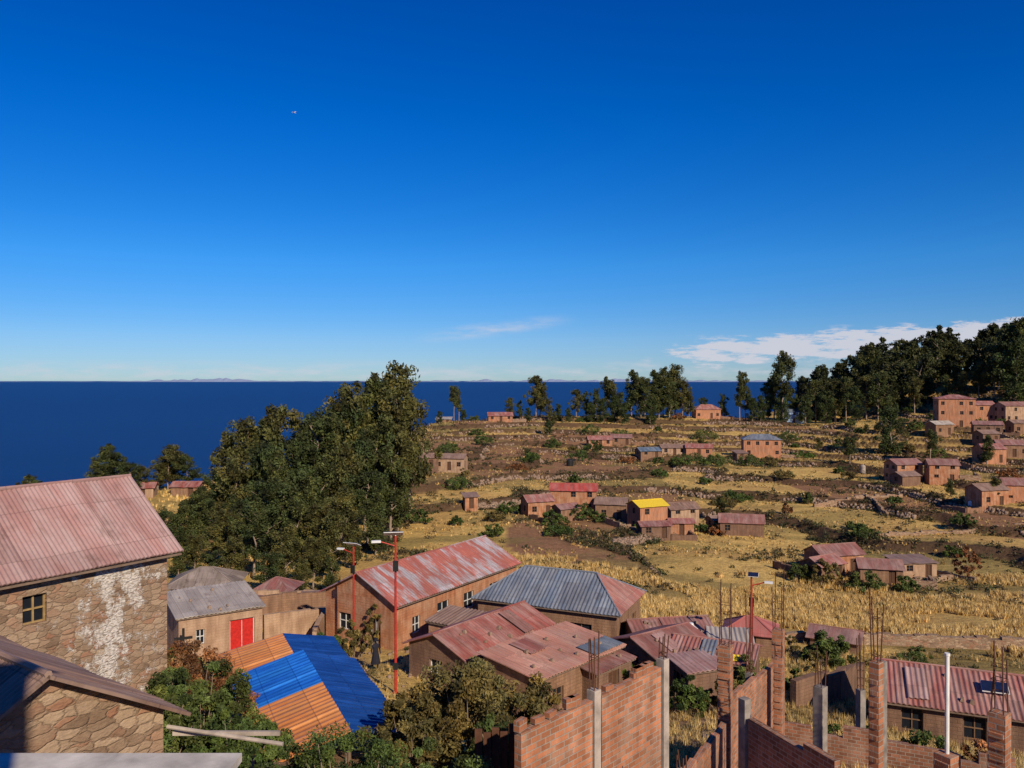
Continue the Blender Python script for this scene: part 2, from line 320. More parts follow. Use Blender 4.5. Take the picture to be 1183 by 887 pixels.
# ------------------------------------------------------------------ buildings
def wall(pw,pf,pg,pd,o,d,L,H,ops=(),z0=0.,th=.16):
    o=Vector(o);d=Vector(d);n=Vector((d.y,-d.x,0)); up=Vector((0,0,1))
    P=lambda u,v,dep=0: o+d*u+up*v-n*dep
    us=sorted({0,L,*[q[0] for q in ops],*[q[0]+q[2] for q in ops]}); vs=sorted({z0,H,*[q[1] for q in ops],*[q[1]+q[3] for q in ops]})
    for i in range(len(us)-1):
        for j in range(len(vs)-1):
            uc=(us[i]+us[i+1])/2;vc=(vs[j]+vs[j+1])/2
            if any(q[0]<uc<q[0]+q[2] and q[1]<vc<q[1]+q[3] for q in ops): continue
            a,b,e,f=us[i],us[i+1],vs[j],vs[j+1]
            pw.quad([P(a,e),P(b,e),P(b,f),P(a,f)],[(a,e),(b,e),(b,f),(a,f)])
    for q in ops:
        a,b,e,f=q[0],q[0]+q[2],q[1],q[1]+q[3]; kind=q[4] if len(q)>4 else 'w'
        for s in (((a,e),(b,e)),((b,e),(b,f)),((b,f),(a,f)),((a,f),(a,e))):
            (u0,v0),(u1,v1)=s; pw.quad([P(u0,v0),P(u0,v0,th),P(u1,v1,th),P(u1,v1)],[(0,0),(0,th),(1,th),(1,0)])
        if kind=='o': continue
        tgt=pd if kind=='d' else pg
        tgt.quad([P(a,e,th),P(b,e,th),P(b,f,th),P(a,f,th)])
        fw=.045
        def bar(u0,v0,u1,v1):
            t0=th-.05
            A=[P(u0,v0,t0),P(u1,v0,t0),P(u1,v1,t0),P(u0,v1,t0)];B=[P(u0,v0,th-.002),P(u1,v0,th-.002),P(u1,v1,th-.002),P(u0,v1,th-.002)]
            pf.quad(A)
            for k in range(4): pf.quad([A[k],B[k],B[(k+1)%4],A[(k+1)%4]])
        bar(a+.003,e+.003,a+fw,f-.003);bar(b-fw,e+.003,b-.003,f-.003);bar(a+fw,f-fw,b-fw,f-.003)
        if kind!='d':
            bar(a+fw,e+.003,b-fw,e+fw); m=(a+b)/2; bar(m-fw/2,e+fw,m+fw/2,f-fw)
            if q[3]>.7: mm=(e+f)/2; bar(a+fw,mm-fw/2,m-fw/2,mm+fw/2); bar(m+fw/2,mm-fw/2,b-fw,mm+fw/2)
        else: bar(a+(b-a)/2-.015,e+.1,a+(b-a)/2+.015,f-.1)
def slope(pb,A,B,C,D,corr=0.,amp=.025,mi=0,th=.05):
    """roof plane: A,B ridge ends, C,D eave ends; ribs always run straight down the fall line"""
    A,B,C,D=map(Vector,(A,B,C,D)); n=(C-D).cross(A-D).normalized()
    if n.z<0: A,B,C,D=B,A,D,C; n=(C-D).cross(A-D).normalized()
    ru=(C-D).normalized(); up=n.cross(ru)
    w=(C-D).length; H=(A-D).dot(up); lh=(A-D).dot(ru); rh=w-(B-D).dot(ru)
    nu=max(2,int(w/corr*6)) if corr else max(2,int(w/.8)); nv=2 if corr else 1
    us=sorted({i/nu for i in range(nu+1)}|({min(1,max(0,lh/w))} if lh>.02 else set())|({min(1,max(0,1-rh/w))} if rh>.02 else set()))
    def pt(i,j,off):
        uu=us[i]*w; vm=1.
        if lh>.02: vm=min(vm,uu/lh)
        if rh>.02: vm=min(vm,(w-uu)/rh)
        vm=max(vm,0.0008); vv=j/nv*vm*H; p=D+ru*uu+up*vv
        h=amp*math.sin(2*math.pi*uu/corr) if corr else 0
        hs=0.014*math.sin(uu*1.9+vv*.8)+.012*math.sin(uu*.7)+(.010*(int(uu/.85)*7%3-1) if corr else .03*math.sin(uu*4.3))
        return p+n*(h+off+hs),(uu,vv)
    def add(l):
        q=[pt(*k) for k in l]; pb.quad([a for a,_ in q],[b for _,b in q],mi)
    m=len(us)-1
    for i in range(m):
        for j in range(nv):
            add([(i,j,0),(i+1,j,0),(i+1,j+1,0),(i,j+1,0)]); add([(i,j,-th),(i,j+1,-th),(i+1,j+1,-th),(i+1,j,-th)])
        add([(i,0,-th),(i+1,0,-th),(i+1,0,0),(i,0,0)]); add([(i,nv,0),(i+1,nv,0),(i+1,nv,-th),(i,nv,-th)])
    for i in (0,m):
        for j in range(nv): add([(i,j,-th),(i,j,0),(i,j+1,0),(i,j+1,-th)])
def stone_at(pb,x,y,z,s):
    c=[Vector((a*random.uniform(.6,1.1),b*random.uniform(.6,1.1),d*random.uniform(.5,.9)))*s for a,b,d in ((-1,-1,-1),(1,-1,-1),(1,1,-1),(-1,1,-1),(-.7,-.7,1),(.7,-.7,1),(.7,.7,1),(-.7,.7,1))]
    for f in ((0,3,2,1),(4,5,6,7),(0,1,5,4),(1,2,6,5),(2,3,7,6),(3,0,4,7)): pb.quad([c[i]+Vector((x,y,z)) for i in f])
def house(name,x,y,yaw,w,d,h,rise=.9,roof='gable',rm='roof_red',wm='adobe',z=None,ov=.3,ops=None,corr=0,frame='frame',door='door',rm2=None,sink=1.6,storeys=1,amp=.025,hip=None,patches=(),weights=0):
    if z is None:
        c,s=math.cos(R(yaw)),math.sin(R(yaw)); xs=[x+c*a-s*b for a in(-w/2,w/2) for b in(-d/2,d/2)];ys=[y+s*a+c*b for a in(-w/2,w/2) for b in(-d/2,d/2)]
        z=float(np.mean(terr(xs,ys)[0]))+.05
    P=empty(name,x,y,z,yaw); pw,pf,pg,pd,pr=PB(),PB(),PB(),PB(),PB()
    if ops is None:
        ops={}
        for side,L in (('f',w),('r',d),('l',d),('b',w)):
            lst=[]; sh=h/storeys
            for s in range(storeys):
                k=max(1,int(L/2.2)); 
                for i in range(k):
                    uc=L*(i+.5)/k+random.uniform(-.15,.15)
                    if random.random()<.2: continue
                    if s==0 and i==k//2 and side in 'fr': lst.append((uc-.45,0.02,.9,min(1.95,sh-.25),'d'))
                    else: lst.append((uc-.45,s*sh+.9,.9,min(1.0,sh-1.2),'w'))
            ops[side]=lst
    W2,D2=w/2,d/2
    wall(pw,pf,pg,pd,(-W2,-D2,0),(1,0,0),w,h,ops.get('f',()),-sink)
    wall(pw,pf,pg,pd,(W2,-D2,0),(0,1,0),d,h,ops.get('r',()),-sink)
    wall(pw,pf,pg,pd,(W2,D2,0),(-1,0,0),w,h,ops.get('b',()),-sink)
    wall(pw,pf,pg,pd,(-W2,D2,0),(0,-1,0),d,h,ops.get('l',()),-sink)
    t=.04
    if roof=='gable':
        sl=rise/D2; e=h-sl*ov+t; rz=h+rise+t
        for sx in(-1,1):
            pts=[(sx*W2,-D2,h),(sx*W2,D2,h),(sx*W2,0,h+rise)]; 
            if sx<0: pts=[pts[1],pts[0],pts[2]]
            pw.quad(pts,[(q[1]+D2,q[2]) for q in pts])
        slope(pr,(-W2-ov,0,rz),(W2+ov,0,rz),(W2+ov,-D2-ov,e),(-W2-ov,-D2-ov,e),corr,amp)
        slope(pr,(W2+ov,0,rz),(-W2-ov,0,rz),(-W2-ov,D2+ov,e),(W2+ov,D2+ov,e),corr,amp,mi=0)
        pr.tube((-W2-ov,0,rz+.01),(W2+ov,0,rz+.01),.06,n=6)
    elif roof=='hip':
        hp=hip if hip else min(D2*1.0,W2*.9); sl=rise/D2; e=h-sl*ov+t; rz=h+rise+t; a=W2-hp
        slope(pr,(-a,0,rz),(a,0,rz),(W2+ov,-D2-ov,e),(-W2-ov,-D2-ov,e),corr,amp)
        slope(pr,(a,0,rz),(-a,0,rz),(-W2-ov,D2+ov,e),(W2+ov,D2+ov,e),corr,amp)
        m2=1 if rm2 else 0
        slope(pr,(a,0,rz),(a,0.001,rz),(W2+ov,D2+ov,e),(W2+ov,-D2-ov,e),corr,amp,mi=m2)
        slope(pr,(-a,0.001,rz),(-a,0,rz),(-W2-ov,-D2-ov,e),(-W2-ov,D2+ov,e),corr,amp,mi=m2)
        pr.tube((-a,0,rz+.01),(a,0,rz+.01),.07,n=6)
        for sx in(-1,1):
            for sy in(-1,1): pr.tube((sx*a,0,rz+.01),(sx*(W2+ov),sy*(D2+ov),e+.01),.05,n=6)
    elif roof=='shed':
        sl=rise/d; e=h-sl*ov+t; r=h+rise+sl*ov+t
        slope(pr,(-W2-ov,D2+ov,r),(W2+ov,D2+ov,r),(W2+ov,-D2-ov,e),(-W2-ov,-D2-ov,e),corr,amp)
        for sx in(-1,1):
            pts=[(sx*W2,-D2,h),(sx*W2,D2,h),(sx*W2,D2,h+rise)]
            if sx<0: pts=[pts[1],pts[0],pts[2]]
            pw.quad(pts,[(q[1],q[2]) for q in pts])
        pw.quad([(W2,D2,h),(-W2,D2,h),(-W2,D2,h+rise),(W2,D2,h+rise)])
    pw.obj('walls',wm,P);pf.obj('window_frames',frame,P);pg.obj('window_glass','glass',P);pd.obj('door',door,P)
    pr.obj('roof',[rm,rm2 or rm],P)
    sl=rise/(d if roof=='shed' else D2)
    for k,(px,pv,pw_,pl,pm) in enumerate(patches):
        q=PB(); y0=-D2-ov+pv; z0=h-sl*ov+.15+sl*pv; 
        slope(q,(px,y0+pl,z0+sl*pl),(px+pw_,y0+pl,z0+sl*pl+.01),(px+pw_,y0,z0+.02),(px,y0,z0),corr or .3,.022,th=.03); q.obj('replacement_sheet',pm,P)
    if weights:
        q=PB()
        for k in range(weights):
            u=random.uniform(-W2*.85,W2*.85); v=random.uniform(.2,(d if roof=='shed' else D2)*.9); stone_at(q,u,-D2-ov+v,h-sl*ov+sl*v+.13,random.uniform(.06,.13))
        q.obj('roof_weight_stones','rock',P)
    if corr:
        pe=PB(); e=h-sl*ov-.06
        pe.box((-W2-ov+.05,-D2-ov+.04,e-.04),(W2+ov-.05,-D2-ov+.12,e+.02)); pe.obj('eave_beam','wood',P)
    return P
house('unseen_shade_house',-4.6,-5.6,0,9.6,7.4,14.0,1.0,'gable','roof_brown','stucco',z=-8.8,ov=.3)  # unseen house added behind the camera, sized to throw shade on the stone shed
barn=house('stone_barn',-16.06,21.6,55,11.4,5.3,4.45,1.85,'gable','roof_pink','stone_p',z=-9.5,ov=.35,corr=.125,amp=.013,frame='yframe',
    ops={'f':[(7.25,2.95,.62,.78,'w')],'r':[],'l':[],'b':[]})
shed=house('stone_shed',-9.65,13.75,145-180,6.4,4.0,3.6,1.15,'gable','roof_brown','stone',z=-9.1,ov=.32,corr=.12,amp=.013,ops={'r':[],'l':[],'f':[],'b':[]})
pb=PB(); pb.tube((-5.75,13.4,-5.78),(-3.75,13.15,-5.96),.035); pb.box((-5.7,13.48,-5.97),(-3.9,13.53,-5.9)); pb.obj('drain_pipe','concrete_l')
pb=PB(); pb.box((-9,8.9,-9.5),(-3.3,9.4,-4.52)); pb.box((-9.0,8.82,-4.517),(-3.2,9.52,-4.42)); pb.obj('parapet_wall','ledge')
house('stucco_house',-19.2,51.6,33,5.0,4.6,2.7,.5,'shed','roof_grey','stucco',z=-17.0,ov=.2,corr=.25,ops={'f':[(1.0,.9,.5,.9,'w'),(3.0,.05,1.5,2.0,'d')],'r':[],'l':[],'b':[]},door='reddoor',frame='wframe',weights=6)
house('adobe_long_house',-6.1,58.2,57,14.0,6.2,3.3,1.55,'gable','roof_streak','adobe_r',z=-17.35,ov=.35,corr=.25,amp=.025,frame='wframe',
   ops={'f':[(1.6,.9,.8,1.1),(4.2,1.1,1.3,1.2),(7.2,1.1,1.2,1.2),(10.4,1.1,1.2,1.2),(12.3,.05,.9,2,'d')],'l':[(1.2,.9,1.1,1.1),(4,.05,.9,2.,'d')],'r':[],'b':[]})
house('blue_roofed_house',3.2,53.4,-23.7,9.4,5.6,3.1,1.5,'hip','roof_blue','adobe',z=-17.2,ov=.35,corr=.25,amp=.025,rm2='roof_red',hip=2.2,
   ops={'f':[(1.2,.05,.9,2,'d'),(3.4,1,.9,1),(6.4,.9,1.4,1.2)],'r':[(1.6,1.1,.9,.9),(3.6,1.1,.9,.9)],'l':[],'b':[]})
house('red_roofed_house',-1.7,45.1,52,7.4,4.0,2.4,.8,'gable','roof_red','adobe_d',z=-16.5,ov=.3,corr=.22,amp=.025,ops={'l':[(1.5,1,.9,.8)],'f':[(1,.9,.8,.8),(5,0.05,.9,1.9,'d')],'r':[],'b':[]},frame='wframe',patches=[(1.2,.1,.85,1.9,'roof_dred')],weights=7)
house('salmon_roofed_house',2.1,40.6,47,6.4,3.6,2.6,.35,'shed','roof_salmon','adobe',z=-16.35,ov=.25,corr=.22,amp=.025,ops={'f':[(1,1,.8,.8),(4.2,1,.8,.8)],'r':[(1.3,1,.8,.8)],'l':[],'b':[]},
   patches=[(.9,.05,2.3,1.2,'roof_blue'),(-1.6,2.1,1.2,1.5,'roof_red')],weights=9)
house('lean_to_shed',4.35,40.6,47,3.0,2.0,2.25,.25,'shed','roof_dred','adobe_d',z=-16.4,ov=.2,corr=.22,weights=3)
house('small_annex',-3.2,49.6,-33,3.2,2.2,2.2,.3,'shed','roof_brown','adobe_r',z=-17,ov=.2,corr=.28)
house('patio_house',8.4,45.6,35,4.2,3.6,2.2,.6,'gable','roof_dred','adobe',z=-17.0,ov=.25,corr=.22,patches=[(-1,.2,.85,1.5,'roof_pink')],weights=5)
house('patio_house',11.2,44.2,-25,4.2,3.2,2.1,.5,'gable','roof_red','adobe_d',z=-16.9,ov=.25,corr=.22,patches=[(-.6,.2,.8,1.4,'roof_blue'),(.9,.1,.6,.5,'roof_yellow')],weights=5)
house('patio_house',9.6,49.6,10,4.8,3.0,2.2,.6,'gable','roof_dred','adobe',z=-17.5,ov=.25,corr=.28,patches=[(-.6,.2,.8,1.4,'roof_red')],weights=5)
house('small_annex',9.7,42.0,20,2.4,2.0,1.9,.2,'shed','roof_pink','adobe_d',z=-16.7,ov=.15,corr=.28)
house('small_annex',12.9,47.5,-10,2.4,2.4,1.9,.3,'shed','roof_grey','adobe_d',ov=.15,corr=.28)
house('red_roofed_cottage',16.3,55,-20,3.2,2.6,2.0,.7,'hip','roof_bright','adobe',z=-18.9,ov=.25)
house('long_red_roofed_house',22.3,36.6,-22,10,4.6,2.3,.9,'gable','roof_red','adobe_d',z=-16.6,ov=.35,corr=.22,amp=.025,patches=[(-4,.3,.85,1.9,'roof_pink'),(1.7,.1,1.7,1.9,'roof_dred')],weights=9)
house('thatched_pavilion',-28.3,74.5,8,5.4,4.2,1.8,1.0,'hip','roof_thatch','adobe_d',ov=.6)
house('small_pavilion',-21.0,72,-5,2.9,2.9,1.7,.7,'hip','roof_dred','adobe',ov=.4)
house('yard_shed',-14.3,62,10,3.5,3,1.3,.3,'shed','roof_brown','stucco')
house('yard_shed',-21.5,64,-15,3.2,2.4,1.2,.3,'shed','roof_dred','adobe')
L=[('adobe_house',-30.5,199,20,5,4,3,.5,'shed','roof_grey','white',1),('adobe_house',-30,203,10,6,4,2.6,.7,'gable','roof_dred','adobe',1),
('adobe_house',-20,182,8,6.5,4,2.5,.8,'gable','roof_brown','adobe_d',1),('adobe_house',-14,184,-10,7,4,2.8,.8,'gable','roof_brown','stucco',1),
('adobe_house',-4,268,5,8,5,2.0,1,'gable','roof_red','adobe_r',1),('adobe_house',-23,272,0,5,4,1.6,.6,'shed','roof_grey','adobe',1),
('adobe_hut',-7.8,150,15,2.4,2.4,2.2,.4,'shed','roof_brown','adobe_r',1),
('adobe_house',4.6,146,20,5,3.8,2.8,.9,'gable','roof_red','adobe_r',1),('two_storey_house',11.6,151,-6,8.5,4.5,4.3,1.0,'gable','roof_bright','adobe_r',2),('adobe_house',18.2,147,-12,5.5,4,3.0,.9,'gable','roof_brown','adobe',1),
('yellow_roofed_house',23.7,141,24,5.6,4.2,4.6,.8,'gable','roof_yellow','stucco_o',2),('adobe_house',30.2,145,18,5.6,4,3.6,.8,'gable','roof_brown','stucco',2),('adobe_house',23.6,134,8,5,3,2.1,.5,'gable','roof_dred','adobe_d',1),('adobe_house',29,138.5,0,4,3,2.2,.5,'gable','roof_red','adobe_r',1),
('adobe_house',9.5,142,30,4,3,2.2,.6,'gable','roof_dred','adobe',1),
('adobe_house',39.6,139,-12,7.2,3.6,2.4,1.1,'gable','roof_dred','adobe_d',1),('adobe_hut',36.5,143,20,3,2.6,2,.5,'gable','roof_brown','adobe',1),
('adobe_house',26,240,5,7,4,2.2,.9,'gable','roof_red','adobe_r',1),('adobe_house',33,243,-6,6,4,2.2,.9,'gable','roof_dred','adobe',1),
('adobe_house',37.5,222,15,6,4,1.9,.8,'gable','roof_blue','adobe',1),('adobe_house',45,226,5,7,4,2.2,.8,'gable','roof_brown','stucco',1),('adobe_house',52,224,-10,7,4,2.4,.9,'gable','roof_red','stucco_o',1),
('two_storey_house',69.3,224,-8,10,5,5.0,1.2,'hip','roof_blue','stucco_o',2),('adobe_hut',62,219,10,3,3,2.0,.5,'shed','roof_brown','adobe',1),
('adobe_house',69.5,288,5,9,5,3.4,1.5,'hip','roof_red','stucco_o',1),('white_house',101,290,-5,7,5,4.2,1.2,'gable','roof_blue','bluewall',2),
('three_storey_house',128.5,234,-16,9.5,7,8.2,1.0,'hip','roof_red','stucco_o',3),('two_storey_house',140,242,-5,8,5,5,1,'gable','roof_red','stucco_o',2),('two_storey_house',148,238,10,9,5,5,1,'gable','roof_dred','stucco',2),('adobe_house',120,226,15,6,4,3,.8,'gable','roof_grey','adobe',1),('adobe_house',131,222,-20,7,4,2.8,.8,'gable','roof_dred','adobe_d',1),('adobe_house',142,224,0,7,4,3,.8,'gable','roof_brown','adobe',1),('adobe_house',126,214,10,5,4,2.6,.8,'gable','roof_brown','adobe_d',1),
('two_storey_house',88,181,12,6.5,4.5,4.0,1,'gable','roof_dred','adobe_r',2),('adobe_house',94.5,177,-12,6,4,3.8,1.,'gable','roof_dred','adobe_r',2),('adobe_house',85,174,20,5,3.5,2.2,.7,'gable','roof_brown','adobe_d',1),
('adobe_house',115,194,10,6,4,3.4,1,'gable','roof_red','stucco_o',1),('adobe_house',122,197,-10,7,4,3,1,'gable','roof_dred','adobe',1),
('adobe_house',88.5,150,14,6,4,3.2,.9,'gable','roof_brown','adobe_r',1),('adobe_house',95,152,-10,6,4,3.4,1,'gable','roof_dred','stucco_o',2),
('adobe_house',44,110,16,6.5,4,2.6,1,'gable','roof_dred','adobe_r',1),('adobe_house',40.5,105,30,4.5,3.4,2.2,.8,'gable','roof_red','adobe_d',1),('adobe_house',47,103,-14,5,3.4,2.2,.8,'gable','roof_dred','adobe',1),('ruined_house',54,109,5,5,4,2.0,.2,'shed','roof_brown','stucco',1),
('adobe_hut',25,62,-30,3.4,2.6,1.0,.5,'gable','roof_dred','adobe_d',1),
('adobe_hut',-60,131,12,3.6,3,1.5,.6,'gable','roof_red','stucco',1),('adobe_hut',-54,134,0,4.4,3,1.6,.6,'gable','roof_red','adobe',1),('adobe_hut',-30.5,140,0,3.4,3,2.0,.6,'gable','roof_bright','adobe_r',1)]
for q in L: house(*q[:11],storeys=q[11])
def canopy():
    P=empty('tarp_roofed_patio',-7.2,29.0,0,0)
    a=Vector((-9.6,34.3,0));b=Vector((-4.75,23.7,0)); d=(b-a).normalized(); r=Vector((-d.y,d.x,0)) 
    pr=PB(); o0=Vector((7.2,-29.0,0)); L=(b-a).length
    def S(t0,t1,side,mi,zr,wd,dz,sh=0):
        p0=a+d*L*t0+r*sh;p1=a+d*L*t1+r*sh
        A=p0+o0+Vector((0,0,zr));B=p1+o0+Vector((0,0,zr)); off=r*wd*side+Vector((0,0,-dz))
        slope(pr,A,B,B+off,A+off,.3,.02,mi)
    S(-.02,.37,-1,1,-10.85,3.0,.6,-.15); S(-.02,.37,1,2,-10.86,2.2,.45,-.15)
    S(.33,.64,-1,0,-10.32,2.9,.75); S(.642,1,-1,1,-10.32,2.9,.75)
    S(.33,1,1,2,-10.34,2.0,.6)
    pr.obj('roof_sheets',['tarp_blue','tarp_orange','tarp_dblue'],P)
    pp=PB()
    for t in (0.02,.35,.66,.98):
        for sd,wd in((1,1.8),(-1,2.5),(0,0)):
            p=a+d*L*t+r*wd*sd+o0; pp.tube((p.x,p.y,-15.5),(p.x,p.y,-11.3 if sd else -10.95),.06)
    pp.obj('posts','wood',P)
    pw=PB()
    for k in range(8):
        p0=a+d*L*(k/8)-r*2.4+o0;p1=a+d*L*((k+1)/8)-r*2.4+o0
        pw.quad([(p0.x,p0.y,-15.8),(p1.x,p1.y,-15.8),(p1.x,p1.y,-12.2),(p0.x,p0.y,-12.2)],[(k*1.4,0),(k*1.4+1.4,0),(k*1.4+1.4,3.6),(k*1.4,3.6)])
    pw.obj('side_wall','adobe',P)
canopy()
def seg_wall(name,pts,th,mat,zb=None,cap=None,jag=0):
    pb=PB(); pc=PB()
    for (x0,y0,z0),(x1,y1,z1) in zip(pts[:-1],pts[1:]):
        Lw=math.hypot(x1-x0,y1-y0); k=max(1,int(Lw/.9)) if jag else 1
        ang=math.atan2(y1-y0,x1-x0)
        for i in range(k):
            a=i/k;b=(i+1)/k; xa,ya=x0+(x1-x0)*a,y0+(y1-y0)*a
            zt=z0+(z1-z0)*(a+b)/2+(random.uniform(-jag,jag) if jag else 0)
            bot=(zb if zb is not None else min(hgt(xa,ya),hgt(x0+(x1-x0)*b,y0+(y1-y0)*b))-.5)
            m=Matrix.Rotation(ang,3,'Z'); pb.box((Lw*a,-th/2,bot),(Lw*b,th/2,zt),rot=m,off=(x0,y0,0))
            if cap: pc.box((Lw*a,-th/2-.02,zt+.002),(Lw*b,th/2+.02,zt+.06),rot=m,off=(x0,y0,0))
    o=pb.obj(name,mat)
    if cap: pc.obj('coping',cap,o)
    return o
# yard walls around the scattered farmsteads
for k,q in enumerate(L):
    if q[0] in('adobe_house','two_storey_house','yellow_roofed_house') and k%2==0 and q[2]>100:
        c,s=math.cos(R(q[3])),math.sin(R(q[3])); W2=q[4]/2; D2=q[5]/2; e=random.uniform(2.5,5)*random.choice((-1,1)); pts=[]
        for lx,ly in ((W2*np.sign(e),-D2),(W2*np.sign(e)+e,-D2-.5),(W2*np.sign(e)+e*1.1,D2+1)):
            X_=q[1]+c*lx-s*ly; Y_=q[2]+s*lx+c*ly; pts.append((X_,Y_,hgt(X_,Y_)+1.0))
        seg_wall('adobe_yard_wall',pts,.35,random.choice(('adobe','adobe_d','stone')),None,None,.15)
def column(name,x,y,zt,zb,w,yaw,mat,bars=1.6,mat2=None):
    P=empty(name,x,y,0,yaw); pb=PB()
    pb.box((-w/2,-w/2,zb),(w/2,w/2,zt)); 
    if mat.startswith('brick'):
        for i in range(int((zt-zb-.3)/.22)):
            if random.random()<.25: continue
            z=zt-.12-i*.22; l=random.choice((.02,.035,.05)); pb.box((-w/2-l,-w/2+.02,z-.09),(-w/2-.001,w/2-.03,z))
    pb.obj('shaft',mat,P)
    if mat2: q=PB(); q.box((w/2+.002,-w/2+.01,zb),(w/2+w*.9,w/2-.01,zt-.04)); q.obj('concrete_core',mat2,P)
    pr=PB(); k=w/2-.04
    if bars:
        for sx,sy in((-1,-1),(1,-1),(1,1),(-1,1)):
            h=bars*random.uniform(.75,1.15); pr.tube((sx*k,sy*k,zt-.1),(sx*k+random.uniform(-.06,.06),sy*k+random.uniform(-.06,.06),zt+h),.014,n=5)
        for i in range(int(bars/.25)):
            z=zt+.12+i*.25
            if random.random()<.35 or z>zt+bars*.7: continue
            for a,b in(((-k,-k),(k,-k)),((k,-k),(k,k)),((k,k),(-k,k)),((-k,k),(-k,-k))): pr.tube((*a,z),(*b,z),.008,n=4)
        pr.obj('rebar',['rebar'],P)
seg_wall('brick_wall',[(.1,13.7,-6.02),(1.45,15.1,-6.0)],.16,'brick',-10.8)
seg_wall('brick_wall',[(1.65,15.3,-5.98),(3.05,16.8,-6.0)],.16,'brick',-10.8)
pb=PB()
for i in range(16):
    t=random.random()
    if .42<t<.56: continue
    x=.1+t*2.9; y=13.7+t*3.05; pb.box((-.12,-.06,0),(.12,.06,random.choice((.09,.09,.18))),rot=Matrix.Rotation(R(45+random.uniform(-12,12)),3,'Z'),off=(x,y,-5.985))
pb.obj('loose_bricks','brick')
seg_wall('brick_wall',[(3.3,17.05,-8.75),(5.7,21.6,-9.2)],.16,'brick',-12.5,None,.05)
seg_wall('brick_wall',[(5.95,22.0,-8.7),(8.4,25.6,-9.0)],.16,'brick',-12.8,None,.05)
seg_wall('brick_wall',[(5.95,20.0,-8.45),(7.05,17.4,-8.3)],.16,'brick_d',-11.5,None,.08)
seg_wall('brick_wall',[(7.4,17.2,-9.0),(9.2,15.6,-8.7)],.16,'brick_d',-11.5,None,.1)
seg_wall('brick_wall',[(8.7,26,-11.0),(15.5,23.0,-11.2)],.16,'brick_d',-13,None,.2)
for q in [('concrete_column',1.55,15.2,-5.85,-10.8,.19,45,'concrete_l',1.0),('concrete_column',3.17,16.9,-5.85,-11,.19,45,'concrete_l',.5),
 ('brick_column',5.8,21.85,-7.2,-12.5,.34,60,'brick',1.6),('brick_column',8.55,25.8,-8.0,-13,.34,60,'brick',1.8),('brick_column',8.1,24.4,-8.4,-13,.26,60,'brick',.4),
 ('concrete_column',7.25,18.9,-7.2,-11.5,.24,40,'concrete',.8),('brick_column',7.25,16.0,-5.6,-11,.2,40,'brick',1.3,'concrete'),
 ('brick_column',9.1,15.0,-6.2,-11,.3,40,'brick',1.3),('concrete_column',7.3,24.7,-9,-13,.2,50,'concrete',2.2),('brick_column',8.45,15.6,-7.25,-11,.34,30,'brick',0),
 ('concrete_column',5.85,20.2,-8.0,-12,.22,30,'concrete',.0),('concrete_column',3.0,14.2,-6.9,-11,.2,45,'concrete',.3),('concrete_column',11.5,26.5,-10.2,-13.5,.22,20,'concrete',1.6)]: column(*q)
pb=PB(); pb.tube((8.45,15.6,-7.25),(8.45,15.6,-5.35),.04,n=10); pb.tube((8.45,15.6,-5.35),(8.45,15.6,-5.3),.05,n=10); pb.obj('white_pole','whitep')
pb=PB(); 
for i in range(9):
    x0=-.75+i*.17; z=-7.05+random.uniform(-.12,.12)-i*.03; y0=16.2+i*.08
    pb.box((x0,y0,-9.8),(x0+.15,y0+.03,z))
pb.obj('scrap_fence','rebar')
P=empty('wooden_cross',-19.3,47.2,hgt(-19.3,47.2),25); q=PB(); q.box((-.07,-.05,-.3),(.07,.05,2.0)); q.box((-.5,-.052,1.35),(-.0705,.052,1.49)); q.box((.0705,-.052,1.35),(.5,.052,1.49)); q.obj('beams','blackp',P)
seg_wall('adobe_wall',[(-22,57,-15.9),(-17,59.5,-15.8),(-13,61,-15.9)],.35,'adobe',None,None,.1)
seg_wall('adobe_wall',[(-25,68,-17.9),(-18,69.5,-18.2),(-13,68.5,-18.2)],.35,'stucco',None,None,.12)
seg_wall('adobe_wall',[(-16.6,53.7,-15.6),(-13,56,-15.9),(-12.4,50.5,-15.6)],.3,'stucco',None,None,.05)
seg_wall('adobe_wall',[(14,40,-14.9),(17,42,-15.2),(20,46,-16.2)],.35,'adobe_d',None,None,.12)
seg_wall('stone_field_wall',[(10,58,-18.2),(18,62,-19.5),(30,66,-20.8),(45,64,-20.8)],.5,'stone',None,None,.15)
for (a,b,c_,d_) in [(52,104,58,106),(56,112,60,104),(60,160,80,165),(70,150,72,165),(60,132,90,136)]:
    seg_wall('stone_field_wall',[(a,b,hgt(a,b)+.6),((a+c_)/2,(b+d_)/2,hgt((a+c_)/2,(b+d_)/2)+.6),(c_,d_,hgt(c_,d_)+.6)],.5,'stone',None,None,.2)
def lamp(x,y,zt,zb,yaw,ps=1.):
    P=empty('solar_street_lamp',x,y,zb,yaw); h=zt-zb
    p=PB(); p.tube((0,0,-.3),(0,0,h),.07,.05,10); p.box((-.14,-.14,-.05),(.14,.14,.02)); p.tube((0,0,h-.5),(-.75,0,h-.25),.03); p.obj('pole','redpaint',P)
    q=PB(); m=Matrix.Rotation(R(-22),3,'X'); q.box((-.45*ps,-.3*ps,0),(.45*ps,.3*ps,.035),rot=m,off=(-.1,0,h+.12)); q.obj('solar_panel','panel',P)
    q=PB(); q.box((-.47*ps,-.32*ps,-.03),(.47*ps,.32*ps,-.002),rot=m,off=(-.1,0,h+.12)); q.tube((0,0,h-.02),(0,0,h+.12),.03); q.box((-1.15,-.1,h-.3),(-.7,.1,h-.2)); q.obj('luminaire_and_panel_frame','whitep',P)
    q=PB(); q.box((-.13,-.16,h-1.7),(.13,-.05,h-1.2)); q.box((-.12,-.14,1.2),(.12,-.06,1.5)); q.obj('battery_box','blackp',P)
